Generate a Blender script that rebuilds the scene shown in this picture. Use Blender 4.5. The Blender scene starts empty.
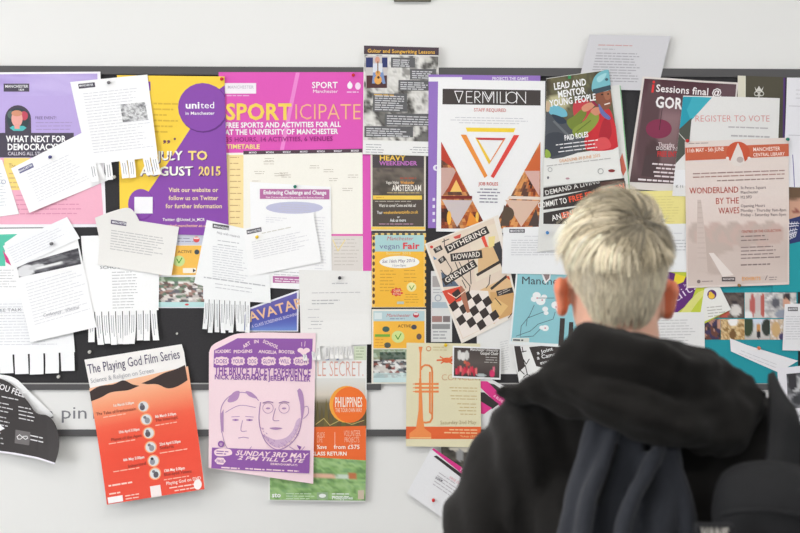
import bpy, math, random
import numpy as np
from mathutils import Vector, noise
SC = bpy.context.scene
COL = SC.collection
S = 0.00194          # metres per photograph pixel on the noticeboard
ZC = 1.56            # height of the lens
def WX(x): return (x - 400) * S
def WZ(y): return ZC + (266.5 - y) * S
def lin(c):
    return c / 12.92 if c <= 0.04045 else ((c + 0.055) / 1.055) ** 2.4
INKGAIN = 0.95
def C(r, g, b, k=1.0):
    return tuple(min(0.9, lin(max(0, v) / 255) * INKGAIN * k) for v in (r, g, b)) + (1.0,)

# ------------------------------------------------------------------ materials
def mat(name, rgb, rough=0.6, spec=0.3, bump=0.0, bscale=200, var=0.0, vscale=8, metal=0.0, sheen=0.0):
    m = bpy.data.materials.new(name); m.use_nodes = True
    n = m.node_tree.nodes; l = m.node_tree.links; p = n['Principled BSDF']
    p.inputs['Base Color'].default_value = rgb if len(rgb) == 4 else (*rgb, 1)
    p.inputs['Roughness'].default_value = rough
    p.inputs['Specular IOR Level'].default_value = spec
    p.inputs['Metallic'].default_value = metal
    if sheen:
        p.inputs['Sheen Weight'].default_value = sheen; p.inputs['Sheen Roughness'].default_value = 0.5
    tc = n.new('ShaderNodeTexCoord')
    if bump:
        t = n.new('ShaderNodeTexNoise'); t.inputs['Scale'].default_value = bscale; t.inputs['Detail'].default_value = 4
        b = n.new('ShaderNodeBump'); b.inputs['Strength'].default_value = bump; b.inputs['Distance'].default_value = 0.002
        l.new(tc.outputs['Object'], t.inputs['Vector']); l.new(t.outputs['Fac'], b.inputs['Height']); l.new(b.outputs['Normal'], p.inputs['Normal'])
    if var:
        t = n.new('ShaderNodeTexNoise'); t.inputs['Scale'].default_value = vscale; t.inputs['Detail'].default_value = 5
        mr = n.new('ShaderNodeMapRange'); mr.inputs['To Min'].default_value = 1 - var; mr.inputs['To Max'].default_value = 1 + var
        mx = n.new('ShaderNodeMix'); mx.data_type = 'RGBA'; mx.blend_type = 'MULTIPLY'; mx.inputs['Factor'].default_value = 1
        mx.inputs['A'].default_value = rgb if len(rgb) == 4 else (*rgb, 1)
        l.new(tc.outputs['Object'], t.inputs['Vector']); l.new(t.outputs['Fac'], mr.inputs['Value']); l.new(mr.outputs['Result'], mx.inputs['B'])
        l.new(mx.outputs['Result'], p.inputs['Base Color'])
    return m
def ink_material(name='printed_paper', rough=0.55, spec=0.25):
    m = mat(name, (0.8, 0.8, 0.8), rough, spec)
    n = m.node_tree.nodes; l = m.node_tree.links; p = n['Principled BSDF']
    a = n.new('ShaderNodeAttribute'); a.attribute_name = 'ink'
    t = n.new('ShaderNodeTexNoise'); t.inputs['Scale'].default_value = 350; t.inputs['Detail'].default_value = 2
    tc = n.new('ShaderNodeTexCoord'); l.new(tc.outputs['Object'], t.inputs['Vector'])
    mr = n.new('ShaderNodeMapRange'); mr.inputs['To Min'].default_value = 0.97; mr.inputs['To Max'].default_value = 1.03
    l.new(t.outputs['Fac'], mr.inputs['Value'])
    mx = n.new('ShaderNodeMix'); mx.data_type = 'RGBA'; mx.blend_type = 'MULTIPLY'; mx.inputs['Factor'].default_value = 1
    l.new(a.outputs['Color'], mx.inputs['A']); l.new(mr.outputs['Result'], mx.inputs['B'])
    l.new(mx.outputs['Result'], p.inputs['Base Color'])
    return m
MAT_INK = ink_material()

def link(o, parent=None):
    COL.objects.link(o)
    if parent: o.parent = parent
    return o
def mesh_obj(name, verts, faces, m, parent=None, smooth=False):
    me = bpy.data.meshes.new(name); me.from_pydata([tuple(v) for v in verts], [], faces); me.update()
    if m: me.materials.append(m)
    if smooth: me.polygons.foreach_set('use_smooth', [True] * len(me.polygons))
    return link(bpy.data.objects.new(name, me), parent)
def tag(o, label=None, cat=None, group=None, kind=None):
    for k, v in (('label', label), ('category', cat), ('group', group), ('kind', kind)):
        if v: o[k] = v
    return o
def box_geo(x0, x1, y0, y1, z0, z1):
    v = [(x, y, z) for x in (x0, x1) for y in (y0, y1) for z in (z0, z1)]
    f = [(0, 1, 3, 2), (4, 6, 7, 5), (0, 4, 5, 1), (2, 3, 7, 6), (0, 2, 6, 4), (1, 5, 7, 3)]
    return v, f
def box(name, x0, x1, y0, y1, z0, z1, m, parent=None):
    return mesh_obj(name, *box_geo(x0, x1, y0, y1, z0, z1), m, parent)

# ------------------------------------------------------------------ lettering
_gl = {}
_curve = bpy.data.curves.new('letters', 'FONT'); _curve.resolution_u = 2
_cobj = bpy.data.objects.new('letters', _curve)
def _raw(body, off):
    _curve.body = body; _curve.offset = off
    me = _cobj.to_mesh()
    v = [(q.co.x, q.co.y) for q in me.vertices]; f = [tuple(p.vertices) for p in me.polygons]
    _cobj.to_mesh_clear()
    return v, f
OFF = {'r': 0.0, 'b': 0.016, 'x': 0.029, 'l': -0.012}
_hv, _ = _raw('H', 0); CAP = max(v[1] for v in _hv)
_hw = max(v[0] for v in _raw('HH', 0)[0])
def glyph(ch, w):
    k = (ch, w)
    if k not in _gl:
        adv = max(v[0] for v in _raw('H' + ch + 'H', 0)[0]) - _hw
        v, f = ([], []) if ch == ' ' else _raw(ch, OFF[w])
        _gl[k] = (v, f, adv + (0.02 if w in 'bx' else 0))
    return _gl[k]

# ------------------------------------------------------------------ paper
HX0, HY0, HW, HH = -260, -60, 1320, 800
HMAP = np.zeros((HH, HW), dtype=np.float32)
def hget(x, y):
    i = min(max(int(round(y)) - HY0, 0), HH - 1); j = min(max(int(round(x)) - HX0, 0), HW - 1)
    return float(HMAP[i, j])
def clip_axis(poly, ax, val, keep_ge):
    out = []
    for i in range(len(poly)):
        a = poly[i - 1]; b = poly[i]
        ia = (a[ax] >= val) if keep_ge else (a[ax] <= val)
        ib = (b[ax] >= val) if keep_ge else (b[ax] <= val)
        if ia != ib:
            t = (val - a[ax]) / (b[ax] - a[ax])
            out.append((a[0] + t * (b[0] - a[0]), a[1] + t * (b[1] - a[1])))
        if ib: out.append(b)
    return out
def clip_half(poly, f):
    out = []
    for i in range(len(poly)):
        a = poly[i - 1]; b = poly[i]; fa, fb = f(a), f(b)
        if (fa >= 0) != (fb >= 0):
            t = fa / (fa - fb); out.append((a[0] + t * (b[0] - a[0]), a[1] + t * (b[1] - a[1])))
        if fb >= 0: out.append(b)
    return out
def smooth_closed(pts, n=4):
    out = []
    m = len(pts)
    for i in range(m):
        p0, p1, p2, p3 = pts[i - 1], pts[i], pts[(i + 1) % m], pts[(i + 2) % m]
        for k in range(n):
            t = k / n
            out.append(tuple(0.5 * (2 * p1[j] + (p2[j] - p0[j]) * t + (2 * p0[j] - 5 * p1[j] + 4 * p2[j] - p3[j]) * t * t + (3 * p1[j] - p0[j] - 3 * p2[j] + p3[j]) * t ** 3) for j in (0, 1)))
    return out
def smooth_open(pts, n=5):
    out = []
    for i in range(len(pts) - 1):
        p0 = pts[max(i - 1, 0)]; p1 = pts[i]; p2 = pts[i + 1]; p3 = pts[min(i + 2, len(pts) - 1)]
        for k in range(n):
            t = k / n
            out.append(tuple(0.5 * (2 * p1[j] + (p2[j] - p0[j]) * t + (2 * p0[j] - 5 * p1[j] + 4 * p2[j] - p3[j]) * t * t + (3 * p1[j] - p0[j] - 3 * p2[j] + p3[j]) * t ** 3) for j in (0, 1)))
    return out + [pts[-1]]
NC = 12
THICK = 0.0003
class Buf:
    def __init__(s): s.v = []; s.f = []; s.c = []
WHITE = C(246, 247, 248)
PAPERS = []
class Paper:
    """One sheet of paper. Everything printed on it is given on the sheet's own surface and bends with it."""
    def __init__(s, name, label, cat, quad, col=WHITE, curl=(), outline=None, group=None, wave=0.0004, gap=0.0003):
        s.name, s.label, s.cat, s.col, s.group = name, label, cat, col, group
        s.q = [Vector(p) for p in quad]                       # TL TR BR BL
        s.curl = curl; s.gap = gap; s.wave = wave
        s.seed = len(PAPERS) * 3.7 + 1.3; PAPERS.append(s)
        s.rnd = random.Random(len(PAPERS) * 71 + 5)
        s.bufs = {'': Buf()}; s.order = ['']; s.cur = s.bufs['']
        s.lev = 0.00022
        s.tabspec = []
        e = (s.q[1] - s.q[0]) + (s.q[2] - s.q[3]); s.ex = e.normalized()
        e = (s.q[3] - s.q[0]) + (s.q[2] - s.q[1]); s.ey = e.normalized()
        c = sum(s.q, Vector((0, 0))) / 4; s.cx, s.cy = c
        s.outline = outline
        o = [tuple(p) for p in (outline or s.q)]
        # the sheet: front, back and rim
        n = len(o)
        fine = []
        for i in range(n):
            a, b = o[i], o[(i + 1) % n]
            k = max(1, int(math.dist(a, b) / 12))
            fine += [(a[0] + (b[0] - a[0]) * t / k, a[1] + (b[1] - a[1]) * t / k) for t in range(k)]
        s.fine = fine
        s._fill(o, col, 0.0, True)
        nb = len(s.cur.f)
        s._fill(o, col, -THICK, True, flip=True)
        for i in range(len(fine)):
            a, b = fine[i], fine[(i + 1) % len(fine)]
            k = len(s.cur.v)
            s.cur.v += [(a[0], a[1], 0.0), (b[0], b[1], 0.0), (b[0], b[1], -THICK), (a[0], a[1], -THICK)]
            s.cur.c += [col] * 4; s.cur.f.append((k, k + 1, k + 2, k + 3))
    def uv(s, x, y):
        u = v = 0.5
        a, b, c, d = s.q
        for _ in range(6):
            px = a.x * (1 - u) * (1 - v) + b.x * u * (1 - v) + c.x * u * v + d.x * (1 - u) * v - x
            py = a.y * (1 - u) * (1 - v) + b.y * u * (1 - v) + c.y * u * v + d.y * (1 - u) * v - y
            xu = (b.x - a.x) * (1 - v) + (c.x - d.x) * v; xv = (d.x - a.x) * (1 - u) + (c.x - b.x) * u
            yu = (b.y - a.y) * (1 - v) + (c.y - d.y) * v; yv = (d.y - a.y) * (1 - u) + (c.y - b.y) * u
            det = xu * yv - xv * yu
            if abs(det) < 1e-9: break
            u -= (px * yv - py * xv) / det; v -= (py * xu - px * yu) / det
        return u, v
    def xy(s, u, v):
        p = s.q[0] * ((1 - u) * (1 - v)) + s.q[1] * (u * (1 - v)) + s.q[2] * (u * v) + s.q[3] * ((1 - u) * v)
        return p.x, p.y
    def height(s, u, v):
        h = s.wave * (1 + noise.noise((u * 1.7 + s.seed, v * 1.9, s.seed)))
        cl = lambda t: min(max(t, 0.0), 1.2)
        for k, amt in s.curl:
            if k == 'b': h += amt * cl((v - 0.25) / 0.75) ** 2
            elif k == 't': h += amt * cl((0.75 - v) / 0.75) ** 2
            elif k == 'r': h += amt * cl((u - 0.25) / 0.75) ** 2
            elif k == 'l': h += amt * cl((0.75 - u) / 0.75) ** 2
            elif k == 'br': h += amt * cl((u + v - 1.1) / 0.9) ** 2
            elif k == 'bl': h += amt * cl((1 - u + v - 1.1) / 0.9) ** 2
            elif k == 'tr': h += amt * cl((u + 1 - v - 1.1) / 0.9) ** 2
            elif k == 'tl': h += amt * cl((1 - u + 1 - v - 1.1) / 0.9) ** 2
            elif k == 'bow': h += amt * math.sin(math.pi * min(max(u, 0), 1))
            elif k == 'bowv': h += amt * math.sin(math.pi * min(max(v, 0), 1))
        return h
    # ---- primitives
    def _fill(s, pts, col, lev, free=False, flip=False):
        uvp = [s.uv(*p) for p in pts]
        u0 = min(p[0] for p in uvp); u1 = max(p[0] for p in uvp); v0 = min(p[1] for p in uvp); v1 = max(p[1] for p in uvp)
        if not free:
            u0, u1, v0, v1 = max(u0, 0), min(u1, 1), max(v0, 0), min(v1, 1)
        if u1 <= u0 or v1 <= v0: return
        for i in range(math.floor(u0 * NC), math.ceil(u1 * NC)):
            p = clip_axis(uvp, 0, max(i / NC, u0), True)
            p = clip_axis(p, 0, min((i + 1) / NC, u1), False) if p else p
            if len(p) < 3: continue
            for j in range(math.floor(v0 * NC), math.ceil(v1 * NC)):
                r = clip_axis(p, 1, max(j / NC, v0), True)
                r = clip_axis(r, 1, min((j + 1) / NC, v1), False) if r else r
                if len(r) < 3: continue
                for half in (1, -1):                         # each cell is cut along its diagonal, as the drape is
                  r2 = clip_half(r, lambda q: half * ((q[0] * NC - i) - (q[1] * NC - j)))
                  if len(r2) < 3: continue
                  g = []
                  for q in r2:
                    if not g or (abs(q[0] - g[-1][0]) + abs(q[1] - g[-1][1])) > 1e-6: g.append(q)
                  if len(g) > 2 and abs(g[0][0] - g[-1][0]) + abs(g[0][1] - g[-1][1]) < 1e-6: g.pop()
                  if len(g) < 3: continue
                  k = len(s.cur.v)
                  s.cur.v += [(*s.xy(*q), lev) for q in g]; s.cur.c += [col] * len(g)
                  ids = list(range(k, k + len(g)))
                  s.cur.f.append(tuple(reversed(ids)) if flip else tuple(ids))
    def _up(s): s.lev += 0.00001; return s.lev
    def part(s, name):
        key = name
        while key in s.bufs: key += '+'
        s.bufs[key] = Buf(); s.order.append(key); s.cur = s.bufs[key]; return s
    def sheet(s): s.cur = s.bufs['']; return s
    def poly(s, pts, col): s._fill(pts, col, s._up()); return s
    def rect(s, x0, y0, x1, y1, col): return s.poly([(x0, y0), (x1, y0), (x1, y1), (x0, y1)], col)
    def bar(s, a, du, dv, col):          # a rectangle turned with the sheet
        a = Vector(a); b = a + s.ex * du; c = b + s.ey * dv; d = a + s.ey * dv
        return s.poly([tuple(a), tuple(b), tuple(c), tuple(d)], col)
    def ell(s, cx, cy, rx, ry, col, n=24, a0=0, a1=360):
        return s.poly([(cx + rx * math.cos(math.radians(a0 + (a1 - a0) * i / n)), cy + ry * math.sin(math.radians(a0 + (a1 - a0) * i / n))) for i in range(n)], col)
    def ring(s, cx, cy, r, w, col, n=20):
        return s.line([(cx + r * math.cos(2 * math.pi * i / n), cy + r * math.sin(2 * math.pi * i / n)) for i in range(n + 1)], w, col)
    def line(s, pts, w, col, smooth=False):
        if smooth: pts = smooth_open(pts)
        lv = s._up()
        for a, b in zip(pts, pts[1:]):
            d = Vector(b) - Vector(a)
            if d.length < 1e-6: continue
            d.normalize(); n = Vector((-d.y, d.x)) * (w / 2); e = d * (w * 0.3)
            A, B = Vector(a) - e, Vector(b) + e
            s._fill([tuple(A + n), tuple(B + n), tuple(B - n), tuple(A - n)], col, lv)
        return s
    def text(s, body, a, b, cap, col, w='r', shear=0.0, lift=None):
        """lettering whose baseline runs from a to b; cap = height of a capital"""
        a = Vector(a); b = Vector(b); d = b - a; L = d.length; d.normalize(); up = Vector((d.y, -d.x))
        gl = [glyph(ch, w) for ch in body]; tot = sum(g[2] for g in gl) or 1
        kx = L / tot; ky = cap / CAP; x = 0.0; lv = s._up() + 0.00018
        for v, f, adv in gl:
            k = len(s.cur.v)
            for q in v:
                p = a + d * ((x + q[0] + shear * q[1]) * kx) + up * (q[1] * ky)
                if lift: p = p + up * lift((x + q[0]) / tot)
                s.cur.v.append((p.x, p.y, lv)); s.cur.c.append(col)
            s.cur.f += [tuple(k + i for i in t) for t in f]
            x += adv
        return s
    def lines(s, a, L, n, dy, h, col, rag=0.25, align='l', dash=True):
        a = Vector(a); lv = s._up()
        if s.cat in ('sheet of paper', 'slip of paper'): 
            col = tuple(x * 0.62 + y * 0.38 for x, y in zip(col, s.col))
            if n >= 5 and dy >= 3.2: n, dy = int(n * 1.45), dy / 1.45
        for r in range(n):
            ln = L * (1 - rag * s.rnd.random())
            x = {'l': 0, 'r': L - ln, 'c': (L - ln) / 2}[align]; end = x + ln
            while x < end - 0.5:
                wl = min(s.rnd.uniform(2.5, 8.5), end - x) if dash else ln
                p = a + s.ex * x + s.ey * (dy * r)
                p2 = p + s.ex * wl; dv = s.ey * h
                s._fill([tuple(p), tuple(p2), tuple(p2 + dv), tuple(p + dv)], col, lv)
                x += wl + 0.9
        return s
    def photo(s, quad, f, nx=24, ny=24):
        if len(quad) == 2:
            (x0, y0), (x1, y1) = quad; quad = [(x0, y0), (x1, y0), (x1, y1), (x0, y1)]
        a, b, c, d = [Vector(p) for p in quad]; s.lev += 0.00006; lv = s._up(); s.lev += 0.00008; k = len(s.cur.v)
        for j in range(ny + 1):
            for i in range(nx + 1):
                u, v = i / nx, j / ny
                p = a * ((1 - u) * (1 - v)) + b * (u * (1 - v)) + c * (u * v) + d * ((1 - u) * v)
                s.cur.v.append((p.x, p.y, lv)); s.cur.c.append(f(u, v))
        for j in range(ny):
            for i in range(nx):
                q = k + j * (nx + 1) + i
                s.cur.f.append((q, q + 1, q + nx + 2, q + nx + 1))
        return s
    def tabs(s, n, length, u0=0.0, u1=1.0, skip=(), bend=0.004, ink=True, spread=0.08):
        s.tabspec.append((n, length, u0, u1, set(skip), bend, ink, spread)); return s
    # ---- build the objects
    def done(s):
        ox, oz = WX(s.cx), WZ(s.cy)
        # how far the sheet must stand off to lie on what is already pinned up
        us = [s.uv(*p) for p in s.fine]
        u0 = min(p[0] for p in us); u1 = max(p[0] for p in us); v0 = min(p[1] for p in us); v1 = max(p[1] for p in us)
        W = (s.q[1] - s.q[0]).length; Ht = (s.q[3] - s.q[0]).length
        ext = max([t[1] for t in s.tabspec], default=0) / Ht
        poly = [tuple(p) for p in us]
        def inside(u, v):
            r = False
            for i in range(len(poly)):
                a, b = poly[i - 1], poly[i]
                if (a[1] > v) != (b[1] > v) and u < (b[0] - a[0]) * (v - a[1]) / (b[1] - a[1]) + a[0]: r = not r
            return r
        nu, nv = int(W * (u1 - u0) / 1.5) + 2, int(Ht * (v1 - v0 + ext) / 1.5) + 2
        # (each sheet drapes over what lies below it; the slope of the drape is limited so that it stays a smooth sheet)
        samp = []; i0, j0 = math.floor(u0 * NC), math.floor(v0 * NC)
        nI, nJ = math.ceil(u1 * NC) - i0, math.ceil((v1 + ext) * NC) - j0
        need = np.zeros((nI + 1, nJ + 1))
        hn = np.array([[s.height((i0 + i) / NC, min((j0 + j) / NC, max(v1, 1.0))) for j in range(nJ + 1)] for i in range(nI + 1)])
        def tri(A, u, v):
            a, b = min(max(u * NC - i0, 0), nI - 1e-6), min(max(v * NC - j0, 0), nJ - 1e-6)
            c, d = int(a), int(b); a -= c; b -= d
            return float(A[c, d] + (A[c + 1, d] - A[c, d]) * a + (A[c + 1, d + 1] - A[c + 1, d]) * b) if a >= b else float(A[c, d] + (A[c, d + 1] - A[c, d]) * b + (A[c + 1, d + 1] - A[c, d + 1]) * a)
        for j in range(nv + 1):
            v = v0 + (v1 + ext - v0) * j / nv
            for i in range(nu + 1):
                u = u0 + (u1 - u0) * i / nu
                if v <= v1 and s.outline and not inside(u, v): continue
                x, y = s.xy(u, v); h = tri(hn, u, v)
                ii = int(round(y)) - HY0; jj = int(round(x)) - HX0
                if 0 <= ii < HH and 0 <= jj < HW:
                    samp.append((ii, jj, u, v, h)); r = float(HMAP[ii, jj]) - h
                    a, b = min(max(int(u * NC - i0), 0), nI - 1), min(max(int(v * NC - j0), 0), nJ - 1)
                    if r > 0:
                        for c in (a, a + 1):
                            for d in (b, b + 1): need[c, d] = max(need[c, d], r)
        for _ in range(2):
            p_ = np.pad(need, 1, mode='edge'); m_ = np.max([p_[a:a + nI + 1, b:b + nJ + 1] for a in range(3) for b in range(3)], axis=0)
            p_ = np.pad(m_, 1, mode='edge'); need = np.mean([p_[a:a + nI + 1, b:b + nJ + 1] for a in range(3) for b in range(3)], axis=0)
        su, sv = 0.06 * W * S / NC, 0.06 * Ht * S / NC
        for _ in range(40):
            need[1:] = np.maximum(need[1:], need[:-1] - su); need[:-1] = np.maximum(need[:-1], need[1:] - su)
            need[:, 1:] = np.maximum(need[:, 1:], need[:, :-1] - sv); need[:, :-1] = np.maximum(need[:, :-1], need[:, 1:] - sv)
        need += s.gap + THICK
        need = need + hn
        def drape(u, v): return tri(need, u, v)
        top = s.lev + 0.0002
        for ii, jj, u, v, h in samp:
            z = drape(u, v) + top
            for di in (0, 1):
                for dj in (0, 1):
                    if ii + di < HH and jj + dj < HW and HMAP[ii + di, jj + dj] < z: HMAP[ii + di, jj + dj] = z
        off = float(need.max())
        s.off = off
        def make(name, buf, parent, smooth):
            vs = []; idx = {}; cols = []; remap = []
            for (x, y, lv), c in zip(buf.v, buf.c):
                u, v = s.uv(x, y); d = drape(u, v) + lv
                p = (WX(x) - ox, -d, WZ(y) - oz)
                k = (round(p[0], 5), round(p[1], 6), round(p[2], 5), c)
                if k not in idx: idx[k] = len(vs); vs.append(p); cols.append(c)
                remap.append(idx[k])
            fs = []
            for f in buf.f:
                g = []
                for i in f:
                    r = remap[i]
                    if r not in g: g.append(r)
                if len(g) > 2: fs.append(tuple(g))
            me = bpy.data.meshes.new(name); me.from_pydata(vs, [], fs)
            at = me.attributes.new('ink', 'FLOAT_COLOR', 'POINT')
            at.data.foreach_set('color', np.array(cols, dtype=np.float32).ravel())
            me.materials.append(MAT_INK); me.update()
            o = bpy.data.objects.new(name, me); link(o, parent)
            return o
        root = make(s.name, s.bufs[''], None, True)
        root.location = (ox, 0, oz)
        tag(root, s.label, s.cat, s.group)
        for key in s.order[1:]:
            if s.bufs[key].f: make(key.rstrip('+'), s.bufs[key], root, False)
        for n, length, a0, a1, skip, bend, ink, spread in s.tabspec:
            for i in range(n):
                if i in skip: continue
                b = Buf(); ua = a0 + (a1 - a0) * i / n; ub = a0 + (a1 - a0) * (i + 1) / n
                g = (ub - ua) * 0.06
                dx = s.rnd.uniform(-spread, spread) * length; bd = s.rnd.uniform(0.1, 1) * bend; ll = length * s.rnd.uniform(0.92, 1.04)
                tw = s.rnd.uniform(-1, 1) * bend * 0.35
                A = Vector(s.xy(ua + g, 1)); B = Vector(s.xy(ub - g, 1))
                def pt(fu, t):
                    p = A.lerp(B, fu) + s.ey * (ll * t) + s.ex * (dx * t * t)
                    return p, bd * t * t + tw * t * (fu - 0.5) + abs(tw) * t * 0.5
                K = 5; vs = []; fs = []; cs = []
                def add(fu, t, up, c):
                    p, h = pt(fu, t)
                    u, v = s.uv(p.x, p.y)
                    vs.append((WX(p.x) - ox, -(drape(u, v) + h + up), WZ(p.y) - oz)); cs.append(c); return len(vs) - 1
                for up in (0.0, -THICK):
                    rows = [[add(fu, k / K, up, s.col) for fu in (0, 1)] for k in range(K + 1)]
                    for k in range(K): fs.append((rows[k][0], rows[k][1], rows[k + 1][1], rows[k + 1][0]))
                if ink:
                    cc = C(150, 150, 158)
                    for fa in (0.3, 0.62):
                        t1 = s.rnd.uniform(0.6, 0.85)
                        ks = [0.12 + (t1 - 0.12) * q / 3 for q in range(4)]
                        rows = [[add(fu, t, 0.0002, cc) for fu in (fa, fa + 0.09)] for t in ks]
                        for k in range(3): fs.append((rows[k][0], rows[k][1], rows[k + 1][1], rows[k + 1][0]))
                me = bpy.data.meshes.new('tear_off_tab'); me.from_pydata(vs, [], fs)
                at = me.attributes.new('ink', 'FLOAT_COLOR', 'POINT'); at.data.foreach_set('color', np.array(cs, dtype=np.float32).ravel())
                me.materials.append(MAT_INK); me.update()
                link(bpy.data.objects.new('tear_off_tab', me), root)
        s.root = root
        return root

# ---- pictures printed on paper (functions of the place in the picture)
def mixc(a, b, t): return tuple(x + (y - x) * t for x, y in zip(a, b))
def crowd(seed, pal, cell=0.08, grad=None, sharp=True):
    r = random.Random(seed); pts = [(r.random(), r.random(), r.choice(pal)) for _ in range(int(1 / cell ** 2 * 0.5))]
    def f(u, v):
        p = min(pts, key=lambda q: (q[0] - u) ** 2 + (q[1] - v) ** 2)
        c = p[2]
        if grad: c = grad(u, v, c)
        return c
    return f
def soft(seed, pal, scale=3.0):
    def f(u, v):
        t = noise.fractal((u * scale + seed, v * scale, seed * 1.3), 0.7, 2.1, 4) * 0.9 + 0.5
        t = min(max(t, 0), 0.999) * (len(pal) - 1); i = int(t)
        return mixc(pal[i], pal[i + 1], t - i)
    return f
def blobs(bg, items):
    """bg(u,v) then ellipses (cx, cy, rx, ry, colour)"""
    def f(u, v):
        c = bg(u, v) if callable(bg) else bg
        for cx, cy, rx, ry, k in items:
            d = ((u - cx) / rx) ** 2 + ((v - cy) / ry) ** 2
            if d < 1.0: c = mixc(c, k, min(1, (1 - d) * 4))
        return c
    return f
def vgrad(stops):
    def f(u, v):
        for (a, ca), (b, cb) in zip(stops, stops[1:]):
            if v <= b: return mixc(ca, cb, max(0, (v - a) / (b - a)))
        return stops[-1][1]
    return f
GREY = C(150, 150, 156); MID = C(110, 110, 114); DK = C(62, 60, 64); INKB = C(72, 70, 78)
# ================================================================== the noticeboard
ROOMX0, ROOMX1, ROOMY0 = -3.2, 3.2, -4.6
M_WALL = mat('painted_wall', (0.775, 0.772, 0.755), 0.5, 0.3, bump=0.02, bscale=60)
M_FELT = mat('charcoal_felt', (0.046, 0.0445, 0.047), 0.95, 0.1, bump=0.5, bscale=900, var=0.2, vscale=300)
M_RAIL = mat('dark_grey_rail', (0.083, 0.08, 0.082), 0.42, 0.4)
M_RAIL_HILITE = mat('rail_highlight_paint', (0.40, 0.39, 0.38), 0.4, 0.4)
M_PANEL = mat('footer_panel', (0.765, 0.76, 0.745), 0.5, 0.3)
M_LETTER = mat('grey_lettering', (0.20, 0.20, 0.22), 0.6, 0.2)
board = bpy.data.objects.new('noticeboard', None); link(board); board.location = (0, 0, WZ(410))
tag(board, 'long charcoal felt noticeboard with dark grey rails on the white wall', 'noticeboard')
bz = WZ(410)
BX0, BX1 = WX(-300), WX(1080)
def bbox_part(name, x0, x1, y0, y1, pz0, pz1, m, sl=0.0):
    v, f = box_geo(x0, x1, y0, y1, WZ(pz1) - bz, WZ(pz0) - bz)
    v = [(x, y, z - sl * (x - WX(0)) ) for x, y, z in v]
    return mesh_obj(name, v, f, m, board)
bbox_part('felt_panel', BX0, BX1, 0.0, 0.006, 70, 383, M_FELT)
bbox_part('rail', BX0, BX1, -0.004, 0.006, 66, 74.2, M_RAIL, 0.0042)
for xa_, xb_ in ((BX0, WX(381)), (WX(408), BX1)):
    bbox_part('rail', xa_, xb_, -0.004, 0.006, 383.6, 389.8, M_RAIL); bbox_part('rail_highlight', xa_, xb_, -0.0046, -0.004, 382.7, 383.9, M_RAIL_HILITE)  # the thin pale strip is a painted highlight along the rail's top edge
bbox_part('footer_panel', BX0, BX1, 0.0, 0.006, 383, 429.4, M_PANEL)
bbox_part('rail', BX0, BX1, -0.003, 0.006, 429.4, 436.2, M_RAIL)
for sx in (BX0 - 0.02, BX1): bbox_part('end_post', sx, sx + 0.02, -0.004, 0.006, 66, 436.2, M_RAIL)
# the words on the footer strip
def flat_words(body, x0, x1, ybase, cap, depth, m, name, parent, w='r'):
    gl = [glyph(ch, w) for ch in body]; tot = sum(g[2] for g in gl); kx = (x1 - x0) / tot; ky = cap / CAP; x = 0; vs = []; fs = []
    for v, f, adv in gl:
        k = len(vs); vs += [(WX(x0 + (x + q[0]) * kx), -depth, WZ(ybase - q[1] * ky) - bz) for q in v]
        fs += [tuple(k + i for i in t) for t in f]; x += adv
    return mesh_obj(name, vs, fs, m, parent)
for w_, xa_, xb_ in (('please', -20, 54.5), ('pin', 60.5, 88), ('re', 91.5, 113)): flat_words(w_, xa_, xb_, 418.6, 12.2, 0.0003, M_LETTER, 'word', board)
for x in range(-260, 1060):                       # what sticks out of the board already
    for (a, b, d) in ((66, 78, 0.0042), (381, 391, 0.0048), (429, 437, 0.0032)):
        HMAP[a - HY0:b - HY0, x - HX0] = d

# ================================================================== the papers, lowest first
LIL = C(191, 172, 226); PINK = C(245, 182, 203); PUR = C(140, 78, 172); YEL = C(253, 212, 74); MAG = C(226, 92, 186)
CREAM = C(248, 245, 235); DKT = C(80, 74, 88); OFFW = C(238, 237, 234); WARM = C(238, 236, 232); PUW = C(130, 60, 160)
G_SHEET = 'typed white sheets on the noticeboard'; G_POST = 'posters on the noticeboard'; G_FLY = 'flyers and leaflets on the noticeboard'

# --- left end
P = Paper('poster', 'lilac and pink democracy poster with round portrait at left end of board', 'poster', [(-52, 73), (101, 72), (106.5, 227), (-52, 228)], C(246, 243, 247), group=G_POST)
P.poly([(-50, 75), (98, 74), (99, 112), (99.5, 158), (-50, 158)], LIL)
P.poly([(-50, 158), (99.5, 158), (104, 224), (-50, 224.5)], PINK)
P.part('photo').photo([(-50, 75), (98, 74.5), (98, 96), (-50, 96)], soft(3, [C(176, 158, 216), C(190, 172, 226), C(200, 184, 232)], 2), 16, 6)
P.part('title_panel').rect(4.5, 84, 30, 92, DKT).text('MANCHESTER', (6, 88), (29, 88), 2.6, WHITE, 'b').text('1824', (19, 91), (25, 91), 1.8, WHITE, 'b')
P.rect(-50, 133, 74, 157.5, DKT)
P.ell(18.5, 119, 13, 13.5, DKT); P.rect(5.5, 119, 31.5, 135, DKT)
P.text('WHAT NEXT FOR', (6.5, 142), (66, 142), 6, C(255, 255, 255), 'x'); P.text('DEMOCRACY?', (7.5, 150), (58.5, 150), 6, C(255, 255, 255), 'x')
P.text('CALLING ALL STUDENTS', (8, 155.3), (56, 155.3), 3.4, C(235, 230, 240), 'r')
P.part('portrait').ell(18.5, 120, 11, 11.5, C(60, 74, 78)); P.ell(24.5, 116, 4, 4.5, C(200, 80, 100)); P.ell(12, 115, 4, 4, C(90, 110, 105))
P.poly([(10, 128), (13, 126), (24, 126), (27, 128), (23, 131), (14, 131)], C(90, 190, 190)); P.ell(17.5, 119, 5.6, 8, C(235, 170, 160)); P.ell(17.5, 113.5, 5.4, 3, C(214, 150, 120)); P.rect(15, 124, 20, 129, C(232, 165, 155))
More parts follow.
